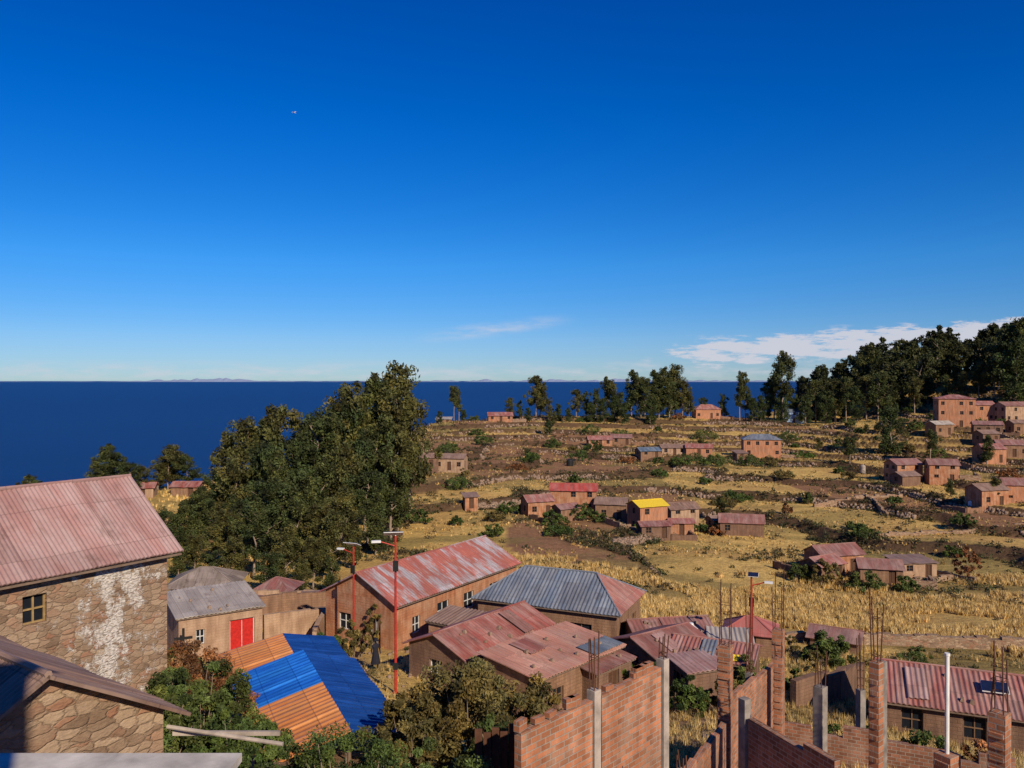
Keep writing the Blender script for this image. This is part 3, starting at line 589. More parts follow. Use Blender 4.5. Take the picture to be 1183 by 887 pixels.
lamp(-5.65,39,-7.55,hgt(-5.65,39),10); lamp(-9.85,50,-10.3,hgt(-9.85,50),-20); lamp(13.4,45,-11.0,hgt(13.4,45),160,.6)
def panel(x,y,z,s,yaw,n='solar_panel',tilt=-25):
    P=empty(n,x,y,z,yaw); m=Matrix.Rotation(R(-tilt),3,'X'); q=PB(); q.box((-s,-s*.6,0),(s,s*.6,.04),rot=m); q.obj('cells','panel',P)
    q=PB(); q.box((-s-.03,-s*.6-.03,-.04),(s+.03,s*.6+.03,-.003),rot=m); q.tube((-s*.7,s*.3,-.7),(-s*.7,s*.3,.1),.02); q.tube((s*.7,s*.3,-.7),(s*.7,s*.3,.1),.02)
    q.obj('frame','whitep',P)
panel(21.4,35.6,-13.6,.5,-22)
def tank(x,y,z,r,h,mat,name='water_tank'):
    p=PB(); prof=[(r*.96,0),(r,.05*h),(r,.3*h),(r*.97,.33*h),(r,.36*h),(r,.75*h),(r*.85,.88*h),(r*.35,.95*h),(r*.3,h),(0.01,h+.01)]
    for (r0,z0),(r1,z1) in zip(prof[:-1],prof[1:]):
        for i in range(20):
            a,b=2*math.pi*i/20,2*math.pi*(i+1)/20
            p.quad([(x+r0*math.cos(a),y+r0*math.sin(a),z+z0),(x+r0*math.cos(b),y+r0*math.sin(b),z+z0),(x+r1*math.cos(b),y+r1*math.sin(b),z+z1),(x+r1*math.cos(a),y+r1*math.sin(a),z+z1)])
    p.obj(name,mat,smooth=True)
tank(18.1,38.6,-14.35,.35,.7,'whitep'); tank(17.5,37.1,-14.5,.22,.35,'teal','plastic_basin'); tank(-17.0,60.5,hgt(-17,60.5),.55,1.3,'whitep'); tank(10.5,47.2,hgt(10.5,47.2),.5,2.9,'whitep')
tank(14.6,203,hgt(14.6,203),.9,1.7,'blackp'); tank(85.5,196,hgt(85.5,196),.6,2.2,'concrete_l','stone_tower'); tank(85.5,150,hgt(85.5,150),.4,1.0,'whitep')
P=empty('laundry_line',-17.5,61.5,hgt(-17.5,61.5),15); q=PB(); q.tube((-2,0,0),(-2,0,1.9),.04); q.tube((2,0,0),(2,0,1.9),.04); q.tube((-2,0,1.85),(2,0,1.85),.01,n=4); q.obj('posts','wood',P)
q=PB(); 
for u in(-1.6,-.7,.3,1.1): q.quad([(u,0.01,1.0),(u+.6,.03,.95),(u+.6,.01,1.84),(u,.0,1.84)])
q.obj('sheets','whitep',P)
CUBE=np.array([(-1,-1,-1),(1,-1,-1),(1,1,-1),(-1,1,-1),(-.7,-.6,1),(.6,-.7,1),(.7,.6,1),(-.6,.7,1)],float); CF=np.array([(0,3,2,1),(4,5,6,7),(0,1,5,4),(1,2,6,5),(2,3,7,6),(3,0,4,7)])
def rubble(name,N,x0,x1,y0,y1,smin,smax):
    x=rng.uniform(x0,x1,N);y=rng.uniform(y0,y1,N);z=terr(x,y)[0];s=rng.uniform(smin,smax,N)
    V=CUBE[None]*rng.uniform(.5,1.2,(N,8,3))*s[:,None,None]*np.array([1,1,.7]); a=rng.random(N)*6.28; ca,sa=np.cos(a)[:,None],np.sin(a)[:,None]
    V=np.stack([V[...,0]*ca-V[...,1]*sa+x[:,None],V[...,0]*sa+V[...,1]*ca+y[:,None],V[...,2]+z[:,None]+s[:,None]*.3],-1)
    mesh_np(name,V.reshape(-1,3),(CF[None]+np.arange(N)[:,None,None]*8).reshape(-1,4),mats=('rock',))
rubble('rubble_stones',500,6,16,17,34,.04,.16); rubble('rubble_stones',260,-16,-4,40,64,.05,.16)
def terrace_stones():
    n=260000; y=rng.uniform(100,298,n); x=rng.uniform(-.28,.66,n)*y; z,fl_,fr_,m_=terr(x,y)
    run=h1(fl_,np.floor(x/9.+fl_*3.7),5.)
    k=(m_>.6)&(fr_>.845)&(fr_<.90)&(run<.6); x,y,z=x[k][:9500],y[k][:9500],z[k][:9500]; N=len(x); s=rng.uniform(.14,.36,N)
    V=CUBE[None]*rng.uniform(.5,1.2,(N,8,3))*s[:,None,None]*np.array([1.3,.8,1.2])
    V=V+np.stack([x,y,z+.12],1)[:,None,:]
    mesh_np('terrace_retaining_stones',V.reshape(-1,3),(CF[None]+np.arange(N)[:,None,None]*8).reshape(-1,4),mats=('rock',))
terrace_stones()
# ------------------------------------------------------------------ vegetation
def tubes_np(segs,n=6):
    V=[];Qd=[];k=0
    for p0,p1,r0,r1 in segs:
        p0=np.array(p0,float);p1=np.array(p1,float);d=p1-p0;d/=np.linalg.norm(d)+1e-9
        a=np.cross(d,[0,0,1.]) if abs(d[2])<.9 else np.cross(d,[1.,0,0]); a/=np.linalg.norm(a); b=np.cross(d,a)
        an=np.arange(n)*2*np.pi/n; ring=np.outer(np.cos(an),a)+np.outer(np.sin(an),b)
        V.append(p0+ring*r0);V.append(p1+ring*r1)
        for i in range(n): j=(i+1)%n; Qd.append((k+i,k+j,k+n+j,k+n+i))
        k+=2*n
    return np.concatenate(V),np.array(Qd)
def leaves(cent,rad,num,size,rg,flat=.75,droop=0.):
    K=len(cent); idx=np.repeat(np.arange(K),num); n=len(idx)
    d=rg.normal(size=(n,3)); d/=np.linalg.norm(d,axis=1)[:,None]; r=rg.random(n)**.45
    c=cent[idx]+d*(rad[idx]*r)[:,None]*np.array([1,1,flat])
    a=rg.normal(size=(n,3)); a[:,2]-=droop; a/=np.linalg.norm(a,axis=1)[:,None]
    b=np.cross(a,rg.normal(size=(n,3))); b/=np.linalg.norm(b,axis=1)[:,None]
    s=(size*rg.uniform(.6,1.3,n))[:,None]
    V=np.stack([c-a*s,c-b*s*.42,c+a*s,c+b*s*.42],1).reshape(-1,3); Qd=np.arange(n*4).reshape(-1,4)
    return V,Qd,idx
def tree_data(seed,H=16.,Rr=2.8,c0=.12,nl=32,lv=110,ls=.26,base=(.075,.092,.03),peak=.45,flat=1.25,up=.9,tr=1.):
    rg=np.random.default_rng(seed); segs=[]; pts=[np.zeros(3)]
    for i in range(1,7): pts.append(np.array([rg.normal()*.25*i/3,rg.normal()*.25*i/3,H*.93*i/6]))
    r=lambda t:.014*H*(1-t)+.03
    for i in range(6): segs.append((pts[i]-(np.array([0,0,.6]) if i==0 else 0),pts[i+1],r(i/6),r((i+1)/6)))
    C=[];RR=[]
    for i in range(nl):
        t=c0+(1-c0)*((i+rg.random())/nl); k=min(5,int(t*6)); st=pts[k]+(pts[k+1]-pts[k])*(t*6-k if t<1 else 1)
        tt=(t-c0)/(1-c0); prof=max(.18,(1-((tt-peak)/(1.02-peak if tt>peak else peak+.35))**2))**.6
        az=rg.random()*2*np.pi; ln=Rr*prof*rg.uniform(.35,1.25); e=st+np.array([np.cos(az)*ln,np.sin(az)*ln,ln*rg.uniform(.2,1.3)*up])
        if e[2]>H: e[2]=H-rg.random()
        segs.append((st,e,.007*H*(1-t)+.03,.02)); cr=.8+.5*rg.random()
        C.append(e);RR.append(cr*(.6+.5*prof)*tr)
        m=(st*.4+e*.6)+rg.normal(size=3)*.3; C.append(m);RR.append(.75*cr*tr)
        if rg.random()<.6: C.append(e+rg.normal(size=3)*.9);RR.append(.6*tr)
    C=np.array(C)*1.;RR=np.array(RR)
    TV,TQ=tubes_np(segs); LV,LQ,idx=leaves(C,RR,lv,ls,rg,flat,.8)
    cl=rg.uniform(.4,1.75,len(C)); hue=rg.uniform(0,1,len(C)); n=len(idx)
    bc=np.array(base)[None]*cl[idx][:,None]*rg.uniform(.7,1.3,n)[:,None]; bc=bc*(1+np.outer(hue[idx],np.array([.5,.15,-.1])))
    colr=np.concatenate([np.full((len(TV),3),.1),np.repeat(bc,4,0)]); V=np.concatenate([TV,LV]);Qd=np.concatenate([TQ,LQ+len(TV)]); MI=np.concatenate([np.zeros(len(TQ)),np.ones(len(LQ))]).astype(int)
    return V,Qd,colr,MI
def variants(name,specs):
    return [mesh_np(f'{name}_mesh',*tree_data(**s),mats=('bark','leaf'),link=False) for s in specs]
EU=variants('eucalyptus',[dict(seed=i,Rr=2.0+.45*(i%3),c0=.1+.1*(i%3),peak=.35+.12*(i%3),nl=26,lv=105,base=((.055,.074,.024),(.074,.082,.026),(.042,.062,.02))[i%3]) for i in range(8)])
PI=variants('cypress',[dict(seed=40+i,Rr=3.0,c0=.04,nl=38,peak=.12,base=(.040,.064,.021),lv=100) for i in range(3)])
SL=variants('slender',[dict(seed=60+i,Rr=1.8,c0=.36+.06*i,nl=18,peak=.6,lv=100,base=(.055,.072,.024)) for i in range(3)])
def place(me,name,x,y,h,sw=1.,z=None):
    o=bpy.data.objects.new(name,me); s=h/16.; o.scale=(s*sw,s*sw,s); o.location=(x,y,(hgt(x,y) if z is None else z)-.15); o.rotation_euler=(0,0,random.uniform(0,6.28)); scene.collection.objects.link(o); return o
def tt(bx,top,y,kind='E',sw=1.):
    x=bx/1000*y; h=max(3.,top-hgt(x,y)); lst={'E':EU,'P':PI,'S':SL}[kind]; nm={'E':'eucalyptus_tree','P':'cypress_tree','S':'slender_eucalyptus_tree'}[kind]
    place(random.choice(lst),nm,x,y,h,sw)
for q in [(-139,2.7,140),(-173,.8,136),(-153,-1.6,132),(-200,-.9,130),(-162,-5,124),(-186,-1.4,134),(-228,-5.5,125),(-128,-2.5,143),(-142,-7,128),(-183,-8,118),(-212,-9,112),(-216,-3.5,128),(-150,-10,120),
 (-252,-6.5,120),(-290,-3.4,116),(-306,-5.6,114),(-333,-5.6,116),(-355,-8.0,118),(-272,-7.5,110),(-312,-8.0,106),(-342,-10,104),(-237,-10,102),(-245,-5.0,114),(-180,-12,108),(-206,-13,98),(-170,-14,102),(-287,-9.5,102),(-260,-11,96),
 (-302,-11.5,95),(-270,-13,90),(-240,-13.5,89),(-360,-12,108),(-385,-13,98),(-412,-14,92),(-430,-14.5,90),(-397,-13,94),(-360,-14,88),(-320,-13,84),(-280,-14.5,81),(-247,-15.5,80),(-225,-14,86),(-395,-16,84),(-345,-15.5,80),(-226,-17,78),(-262,-17,77),(-198,-17,92),(-335,-13.5,92),(-300,-16,76),(-415,-16.5,82),(-375,-16.5,78)]:
    tt(*q,kind='E',sw=1.35 if q[1]<-11 else (1.0 if q[1]>-4.5 else 1.1))
for q in [(-500,-10.8,136),(-490,-12,134),(-462,-14,132),(-420,-11.2,140),(-428,-12.5,138),(-598,-15.5,133),(-515,-12.5,130),(-440,-14,136),(-475,-13,128),(-405,-13,138)]: tt(*q,kind='E',sw=1.7)
for q in [(-72,-2,275,'S'),(-66,-3,276,'S'),(30,1.8,280,'E'),(35,-1,282,'E'),(-2,-6,278,'E'),(10,-7,282,'E'),(45,-6,276,'E'),(80,-3,284,'E'),(92,-4,286,'E'),(104,-3,280,'E'),(117,1.5,286,'S'),(124,0,282,'E'),(135,-4,276,'E'),(149,3.5,284,'E'),(155,1.5,282,'S'),(160,1.5,286,'E'),(165,0,280,'E'),(176,3.5,288,'E'),(182,2,282,'E'),(188,4.5,286,'S'),(203,5.5,288,'E'),(196,2,282,'E'),(212,0,284,'E'),(70,-9,270,'P'),(58,-8,275,'P'),(140,-7,270,'P'),(127,-5,275,'P'),(172,-6,272,'P'),(220,-5,285,'E'),(98,-7,274,'P'),(112,-6,272,'P'),
 (283,3,282,'S'),(290,-2,284,'E'),(337,10.5,285,'S'),(326,4,290,'S'),(318,0,292,'E'),(262,-5,288,'E'),(348,-3,292,'E'),(299,-6,280,'P'),(237,-6,290,'E'),(309,-5,286,'P'),(335,-4,286,'P'),
 (471,-6.2,214,'P'),(355,-6,290,'P'),(365,-5,285,'P'),(378,0,290,'S'),(390,-3,286,'P'),(402,0,292,'E'),(415,1,288,'S'),(425,-2,280,'P'),(440,2,290,'E'),(455,2,284,'E'),(-60,-10,280,'P'),(-90,-10,265,'P'),(20,-9,268,'P'),(52,-10,262,'E'),(45,-12,250,'P'),
 (630,19,262,'E'),(642,22,266,'P'),(655,18,258,'E'),(618,14,268,'E'),(560,3,272,'E'),(540,2,275,'E'),(500,1,278,'E'),(580,6,272,'E'),(600,8,275,'S'),(625,14,255,'P'),(636,21,258,'E')]:
    tt(*q[:3],kind=q[3],sw=1.2 if q[3]!='S' else .95)
for q in [(20,-17.5,205,'E'),(105,-17,230,'E'),(300,-16,228,'S'),(420,-14.5,205,'E'),(520,-12,200,'S'),(590,-13,190,'E'),(545,-19.5,160,'E'),(600,-18,150,'E'),(260,-21.5,150,'E'),(85,-21,152,'E'),(380,-16,225,'E'),(440,-13,240,'E'),(235,-16.5,235,'E')]: tt(*q[:3],kind=q[3],sw=1.5)
def mass(name,items,lv=36,ls=.46):
    Vs=[];Qs=[];Cs=[];Ms=[];k=0; src=[tree_data(seed=100+i,Rr=2.6,lv=lv,ls=ls,nl=22,c0=.1,base=(.038,.050,.018)) for i in range(6)]
    for (x,y,h) in items:
        V,Qd,c_,mi=src[random.randrange(6)]; s=h/16.; a=random.uniform(0,6.28); ca,sa=math.cos(a),math.sin(a)
        P=np.stack([(V[:,0]*ca-V[:,1]*sa)*s*1.2+x,(V[:,0]*sa+V[:,1]*ca)*s*1.2+y,V[:,2]*s+hgt(x,y)-.2],1)
        Vs.append(P);Qs.append(Qd+k);Cs.append(c_*random.uniform(.6,1.4));Ms.append(mi);k+=len(P)
    return mesh_np(name,np.concatenate(Vs),np.concatenate(Qs),np.concatenate(Cs),np.concatenate(Ms),mats=('bark','leaf'))
it=[]
while len(it)<225:
    y=random.uniform(266,362); b=random.uniform(.355,.72); x=b*y
    if y<300-(b-.37)*60: continue
    it.append((x,y,random.uniform(8,20)*(0.75 if b<.42 else 1.)))
mass('hillside_forest',it)
def bush_data(seed,w,h,nc,lv,ls,base,cr=.32):
    rg=np.random.default_rng(seed); C=[];segs=[]
    for i in range(nc):
        a=rg.random()*6.283; r=rg.random()**.5*w/2*rg.uniform(.7,1.2); z=h*(.2+.85*rg.random()*(1-min(1,(r/(w/2)))**2*.65)); p=np.array([r*np.cos(a),r*np.sin(a),z]); C.append(p)
        if i%3==0: segs.append((np.array([p[0]*.2,p[1]*.2,-.3]),p,.03,.008))
    C=np.array(C); RR=rg.uniform(.45,1.2,nc)*cr*w/3.6
    TV,TQ=tubes_np(segs,4); LV,LQ,idx=leaves(C,RR,lv,ls,rg,.85,.1); cl=rg.uniform(.45,1.7,nc);hue=rg.random(nc)
    bc=np.array(base)[None]*cl[idx][:,None]*rg.uniform(.65,1.35,len(idx))[:,None]*(1+np.outer(hue[idx],np.array([.5,.15,-.1])))
    return np.concatenate([TV,LV]),np.concatenate([TQ,LQ+len(TV)]),np.concatenate([np.full((len(TV),3),.1),np.repeat(bc,4,0)]),np.concatenate([np.zeros(len(TQ)),np.ones(len(LQ))]).astype(int)
def bush(name,x,y,w,h,nc,lv,ls,base,seed,z=None,sy=1.,cr=.32):
    o=mesh_np(name,*bush_data(seed,w,h,nc,lv,ls,base,cr),mats=('bark','leaf')); o.location=(x,y,(hgt(x,y) if z is None else z)-.1); o.scale=(1,sy,1); return o
G1=(.075,.11,.03);G2=(.12,.11,.04);G3=(.055,.095,.025);RD=(.19,.10,.045)
bush('shrub',-1.3,24.6,4.4,3.4,150,170,.075,G2,1); bush('shrub',.5,26.0,3.0,3.0,80,170,.075,G2,2); bush('shrub',-2.8,22.8,2.7,2.4,70,170,.07,G2,22); bush('shrub',-.2,22.4,2.2,1.9,60,170,.06,G1,23)
bush('hedge_bush',-2.9,14.4,3.0,2.7,110,250,.035,G3,3,z=-8.9); bush('hedge_bush',-1.3,14.9,2.4,2.3,90,250,.035,G1,4,z=-9.0); bush('hedge_bush',-4.1,15.2,2.0,2.2,70,220,.035,G1,44,z=-8.9)
bush('shrub',-8.6,22.2,3.2,2.8,110,190,.06,G1,5); bush('shrub',-10.2,25.6,3.4,3.0,100,180,.06,RD,6); bush('shrub',-6.8,19.8,2.6,1.8,80,190,.055,G3,7); bush('shrub',-12.6,30.0,3.0,2.4,70,180,.07,G1,8); bush('shrub',-8.6,19.0,2.6,2.4,80,190,.055,G1,77)
bush('shrub',-9.6,48.3,2.0,2.4,50,120,.09,G2,9); bush('shrub',-10.6,46,2.0,2.0,50,120,.09,G3,10)
bush('shrub',6.6,40.5,2.8,2.4,60,150,.09,G3,11); bush('shrub',8.4,38.5,2.2,1.8,50,130,.09,G3,12); bush('shrub',10.4,38.4,2.2,1.8,40,130,.09,G2,13)
bush('shrub',-8.7,51.6,1.8,3.0,40,120,.09,G2,14); bush('shrub',12.6,41.5,2.6,2.2,50,130,.09,G1,15); bush('shrub',21,54,3.4,2.4,60,130,.12,G1,16)
for i in range(30):
    x=random.uniform(7,34); y=random.uniform(24,60)
    if 17<x<28 and 33<y<41: continue
    bush('shrub',x,y,random.uniform(1.,2.2),random.uniform(.6,1.4),26,70,.07,random.choice((G1,G2,G3,RD)),400+i,cr=.4)
BL=[(46,206,7,3.2,G3),(50,206,7,3.4,G3),(42,204,5,2.8,G3),(54,209,7,3,G1),(63,213,7,3,G3),(68,212,6,2.6,G2),(12,142,4.6,3.2,G3),(22,138.5,3.4,1.6,(.06,.12,.02)),(80,222,7,1.8,(.06,.12,.02)),(-11.5,167,6,2.8,G3),(18,217,6,3.4,G3),(24,236,6,3,G3),(3,150,4,2,G3),(40,102,4,3.2,G2),(43.5,99,4,2.6,G1),(37.5,104,3.4,2.4,G1),(48,98,3,2,G1),(24,255,8,3.5,G3),(34,250,7,3,G1),(12,240,5,3,G3),(60,106,3.4,4.5,RD),(76,182,4,2.4,G2),(63,186,5,2,G2),(4,200,4,2.4,G3),(14,178,3,2.4,G3),(-16,205,6,3,G1),(-8,230,6,3,G3),(93,226,6,3,G3),(100,215,5,3,G1),(84,245,7,3,G3),(60,250,8,3.4,G1),(-3,138,3.4,2,G2),(-27,112,5,3,G1),(-40,105,5,3.5,G2),(36,140,3,2,G3),(15,140.5,3,2.2,G1),(33,141,2.6,1.8,G3)]
for i in range(20): BL.append((random.uniform(100,150),random.uniform(195,260),random.uniform(3,7),random.uniform(1.5,3.4),random.choice((G1,G3,G2))))
for i in range(46): b_=random.uniform(-.12,.62); y_=random.uniform(120,288); BL.append((b_*y_,y_,random.uniform(2,5.5),random.uniform(1.2,2.8),random.choice((G1,G3,G3,G2,RD))))
for i,(x,y,w,h,b) in enumerate(BL): bush('bush',x,y,w,h,46,60,.17,b,200+i,cr=.36)
def scatter_shrubs(name,N,ylo,yhi,blo,bhi,leafn,ls,smin,smax):
    n=N*8
    y=rng.uniform(ylo**.9,yhi**.9,n)**(1/.9); b=rng.uniform(blo,bhi,n); x=b*y
    z,fl_,fr_,m_=terr(x,y); nn=fbm(x/14,y/10,41.,4); nr=fbm(x/20,y/6,43.,3)
    pr=.014+ ((fr_>.78)*m_*(.3+1.4*(nr>.43)))+ (nn>.56)*.22
    k=rng.random(n)<pr*.8; x,y,z=x[k][:N],y[k][:N],z[k][:N]; n=len(x)
    s=rng.uniform(smin,smax,n)*rng.uniform(.5,1.2,n); C=np.stack([x,y,z+s*.3],1)
    V,Qd,idx=leaves(C,s,leafn,1.,rng,.6); cen=V.reshape(-1,4,3).mean(1)
    V=((V.reshape(-1,4,3)-cen[:,None])*(ls*(.6+.5*s[idx]))[:,None,None]+cen[:,None]).reshape(-1,3)
    pal=np.array([(.07,.075,.028),(.10,.08,.036),(.045,.06,.02),(.12,.085,.04),(.055,.05,.026)]); pc=pal[rng.integers(0,5,n)]*rng.uniform(.6,1.4,n)[:,None]
    c_=pc[idx]*rng.uniform(.6,1.4,len(idx))[:,None]
    return mesh_np(name,V,Qd,np.repeat(c_,4,0),mats=('leaf',))
scatter_shrubs('hillside_scrub',7000,88,305,-.30,.70,32,.20,.3,1.05)
scatter_shrubs('valley_scrub',600,50,92,-.35,.70,60,.12,.25,.8)
scatter_shrubs('yard_weeds',700,19,52,.10,.70,70,.05,.12,.42)
scatter_shrubs('yard_weeds',200,30,56,-.42,-.05,60,.05,.12,.4)
def tufts(name,N,ylo,yhi,blo,bhi,hh,blades,pal,thr=.0,wd=.03):
    n=N*2; y=rng.uniform(ylo,yhi,n); x=rng.uniform(blo,bhi,n)*y; nn=fbm(x/11,y/8,51.,4); k=nn>thr; x,y=x[k][:N],y[k][:N]; z=terr(x,y)[0]; n=len(x)
    idx=np.repeat(np.arange(n),blades); m=len(idx); h=hh*rng.uniform(.5,1.2,n)[idx]*rng.uniform(.6,1.1,m); a=rng.random(m)*6.283; ln=rng.uniform(.1,.55,m)*h
    base=np.stack([x[idx]+rng.normal(size=m)*hh*.12,y[idx]+rng.normal(size=m)*hh*.12,z[idx]-.03],1); d=np.stack([np.cos(a),np.sin(a),0*a],1); sd=np.stack([-np.sin(a),np.cos(a),0*a],1)*wd
    tip=base+d*ln[:,None]; tip[:,2]+=h
    V=np.stack([base-sd,base+sd,tip],1).reshape(-1,3); pc=np.array(pal)[rng.integers(0,len(pal),n)]*rng.uniform(.7,1.25,n)[:,None]
    return mesh_np(name,V,np.arange(m*3).reshape(-1,3),np.repeat(pc[idx],3,0),mats=('grassm',))
gold=[(.74,.53,.20),(.66,.46,.16),(.78,.59,.26),(.50,.34,.13)]; mixg=gold+[(.30,.25,.09),(.34,.24,.11)]
tufts('ichu_grass',15000,60,108,-.1,.70,.7,12,gold,.38,.06)
tufts('dry_grass',12000,100,290,-.30,.70,.4,8,mixg,.44,.10)
tufts('yard_grass',11000,18,62,.05,.70,.38,12,mixg,.28,.018)
tufts('yard_grass',2500,26,75,-.45,.0,.3,10,mixg,.35,.02)
tufts('dry_grass',3000,85,150,-.66,-.25,.6,8,gold,.35,.08)
# ------------------------------------------------------------------ person & bird
def person(x,y,yaw):
    z=hgt(x,y); me=bpy.data.meshes.new('person'); 
    v=[(0,0,.92),(0,0,1.15),(0,.01,1.36),(0,0,1.44),(0,-.01,1.56),(.1,0,.86),(.11,-.08,.48),(.12,.02,.07),(.12,-.12,.03),(-.1,0,.86),(-.11,.08,.48),(-.12,.15,.08),(-.12,.03,.03),(.17,0,1.34),(.24,.02,1.08),(.25,-.1,.86),(-.17,0,1.34),(-.24,.0,1.08),(-.25,-.14,.9)]
    e=[(0,1),(1,2),(2,3),(3,4),(0,5),(5,6),(6,7),(7,8),(0,9),(9,10),(10,11),(11,12),(2,13),(13,14),(14,15),(2,16),(16,17),(17,18)]
    rr=[.15,.13,.14,.055,.095,.1,.065,.045,.035,.1,.065,.045,.035,.065,.05,.035,.065,.05,.035]
    me.from_pydata(v,e,[]); me.materials.append(M['cloth']); o=bpy.data.objects.new('walking_person',me); scene.collection.objects.link(o)
    sk=o.modifiers.new('skin','SKIN')
    for i,r in enumerate(rr): me.skin_vertices[0].data[i].radius=(r,r*.85)
    me.skin_vertices[0].data[0].use_root=True
    s=o.modifiers.new('sub','SUBSURF'); s.levels=2; s.render_levels=2
    o.location=(x,y,z); o.rotation_euler=(0,0,R(yaw))
    h=PB(); h.tube((0,-.01,1.6),(0,-.01,1.615),.17,.17,14); h.tube((0,-.01,1.615),(0,-.01,1.73),.1,.085,14); h.obj('hat','cloth',o)
    h=PB(); h.tube((0,0,.35),(0,0,1.0),.27,.15,14); h.obj('skirt','cloth',o)
person(-7.55,44.5,30)
v=[(0,.2,0),(0.035,.1,.02),(-.035,.1,.02),(.03,-.05,0),(-.03,-.05,0),(.05,-.22,0),(-.05,-.22,0),(0,.05,-.04),(.2,.08,.09),(.22,-.02,.08),(-.2,.08,.09),(-.22,-.02,.08),(.42,-.06,.03),(-.42,-.06,.03)]
f=[(0,1,2),(1,3,4,2),(3,5,6,4),(0,7,1),(0,2,7),(1,7,3),(2,4,7),(3,7,4),(1,8,9,3),(2,4,11,10),(8,12,9),(10,11,13)]
me=bpy.data.meshes.new('flying_bird'); me.from_pydata(v,[],f); me.materials.append(M['feather']); o=bpy.data.objects.new('flying_bird',me); o.location=(-16.2,60,19.9); o.rotation_euler=(R(25),R(-20),R(60)); o.scale=(.8,.8,.8); scene.collection.objects.link(o)
# ------------------------------------------------------------------ light, sky, camera
AZ=152;EL=31
S=Vector((math.sin(R(AZ))*math.cos(R(EL)),math.cos(R(AZ))*math.cos(R(EL)),math.sin(R(EL))))
ld=bpy.data.lights.new('sun','SUN'); ld.energy=5.0; ld.angle=R(.53); ld.color=(1,.85,.65); lo=bpy.data.objects.new('sun',ld); lo.rotation_euler=S.to_track_quat('Z','Y').to_euler(); lo.location=(0,0,60); scene.collection.objects.link(lo)
wd=bpy.data.worlds.new('World'); scene.world=wd; wd.use_nodes=True; nt=wd.node_tree; nd=nt.nodes; lk=nt.links
bg=nd['Background']; bg.inputs[1].default_value=.1
sk=nd.new('ShaderNodeTexSky'); sk.sky_type='NISHITA'; sk.sun_disc=False; sk.sun_elevation=R(EL); sk.sun_rotation=R(AZ); sk.altitude=3900; sk.air_density=1.0; sk.dust_density=.3; sk.ozone_density=4.0
hs=nd.new('ShaderNodeHueSaturation'); hs.inputs['Saturation'].default_value=1.33; hs.inputs['Value'].default_value=1.33; lk.new(sk.outputs[0],hs.inputs['Color'])
tcn=nd.new('ShaderNodeTexCoord'); sp=nd.new('ShaderNodeSeparateXYZ'); lk.new(tcn.outputs['Generated'],sp.inputs[0])
def mth(op,a,b=0.,cl=False):
    n=nd.new('ShaderNodeMath'); n.operation=op; n.use_clamp=cl
    for i,v in enumerate((a,b)):
        if isinstance(v,bpy.types.NodeSocket): lk.new(v,n.inputs[i])
        else: n.inputs[i].default_value=v
    return n.outputs[0]
def mr(v,a,b,c=0.,d=1.):
    n=nd.new('ShaderNodeMapRange'); n.interpolation_type='SMOOTHSTEP'; lk.new(v,n.inputs[0]); n.inputs[1].default_value=a;n.inputs[2].default_value=b;n.inputs[3].default_value=c;n.inputs[4].default_value=d; return n.outputs[0]
X_,Y_,Z_=sp.outputs
cr=nd.new('ShaderNodeValToRGB'); lk.new(mth('MULTIPLY',mth('MAXIMUM',Z_,0.),2.),cr.inputs[0]); E=cr.color_ramp.elements
E[0].position=0; E[0].color=(.36,.40,.46,1); E[1].position=1; E[1].color=(.35,.58,1.0,1)
for p,c in ((.10,(.62,.58,.61,1)),(.28,(.75,.78,.84,1)),(.58,(.55,.72,.98,1))): e=E.new(p); e.color=c
tm_=nd.new('ShaderNodeMix'); tm_.data_type='RGBA'; tm_.blend_type='MULTIPLY'; tm_.inputs[0].default_value=1; lk.new(hs.outputs[0],tm_.inputs[6]); lk.new(cr.outputs[0],tm_.inputs[7])
ys=mth('MAXIMUM',Y_,.05); bx=mth('DIVIDE',X_,ys); ez=mth('DIVIDE',Z_,ys)
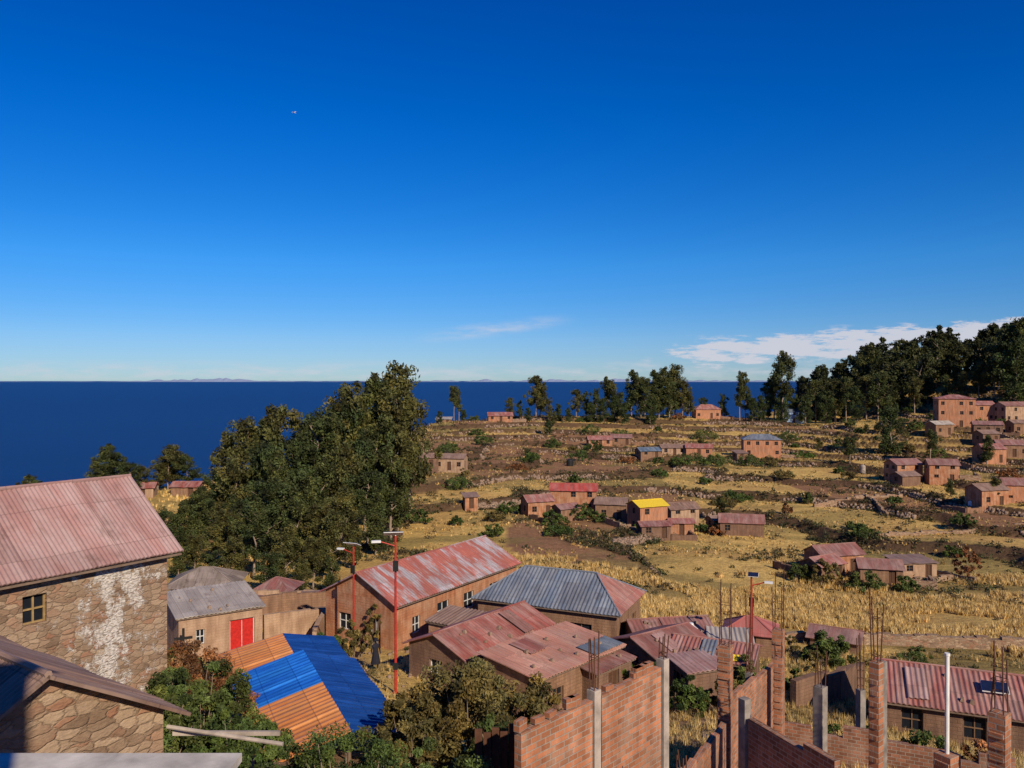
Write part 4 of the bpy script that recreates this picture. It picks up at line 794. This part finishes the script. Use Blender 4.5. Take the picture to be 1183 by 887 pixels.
cb=nd.new('ShaderNodeCombineXYZ'); lk.new(mth('MULTIPLY',bx,14.),cb.inputs[0]); lk.new(mth('MULTIPLY',ez,75.),cb.inputs[1])
cn=nd.new('ShaderNodeTexNoise'); lk.new(cb.outputs[0],cn.inputs['Vector']); cn.inputs['Scale'].default_value=1.; cn.inputs['Detail'].default_value=9; cn.inputs['Roughness'].default_value=.66
cent=mth('ADD',.034,mth('MULTIPLY',mth('MAXIMUM',mth('SUBTRACT',bx,.25),0.),.07)); dz=mth('ABSOLUTE',mth('SUBTRACT',ez,cent))
band=mth('MULTIPLY',mr(dz,.0,.030,1,0),mr(bx,.06,.34)); m1=mth('MULTIPLY',mr(mth('ADD',cn.outputs[0],mth('MULTIPLY',band,.30)),.60,.74),mr(band,0,.5))
dz2=mth('ABSOLUTE',mth('SUBTRACT',ez,mth('ADD',.066,mth('MULTIPLY',bx,.12)))); dx2=mth('ABSOLUTE',mth('ADD',bx,.02)); w2=mth('MULTIPLY',mr(dz2,0,.013,1,0),mr(dx2,.02,.11,1,0)); m2=mth('MULTIPLY',mth('MULTIPLY',w2,mr(cn.outputs[0],.3,.7)),.6)
m3=mth('MULTIPLY',mth('MULTIPLY',mr(mth('ABSOLUTE',mth('SUBTRACT',ez,.010)),0,.018,1,0),mr(cn.outputs[0],.40,.66)),.5)
mm=mth('MINIMUM',mth('ADD',mth('ADD',m1,m2),m3),.88)
mx=nd.new('ShaderNodeMix'); mx.data_type='RGBA'; lk.new(mm,mx.inputs[0]); lk.new(tm_.outputs[2],mx.inputs[6]); mx.inputs[7].default_value=(6.3,6.3,7.0,1); lk.new(mx.outputs[2],bg.inputs[0])
cam=bpy.data.cameras.new('camera'); co=bpy.data.objects.new('camera',cam); co.location=(0,0,0); co.rotation_euler=(R(90-.28),0,0); cam.sensor_width=36; cam.lens=28.3; cam.clip_start=.1; cam.clip_end=300000; scene.collection.objects.link(co); scene.camera=co
scene.view_settings.view_transform='Standard'; scene.view_settings.look='None'; scene.view_settings.exposure=0
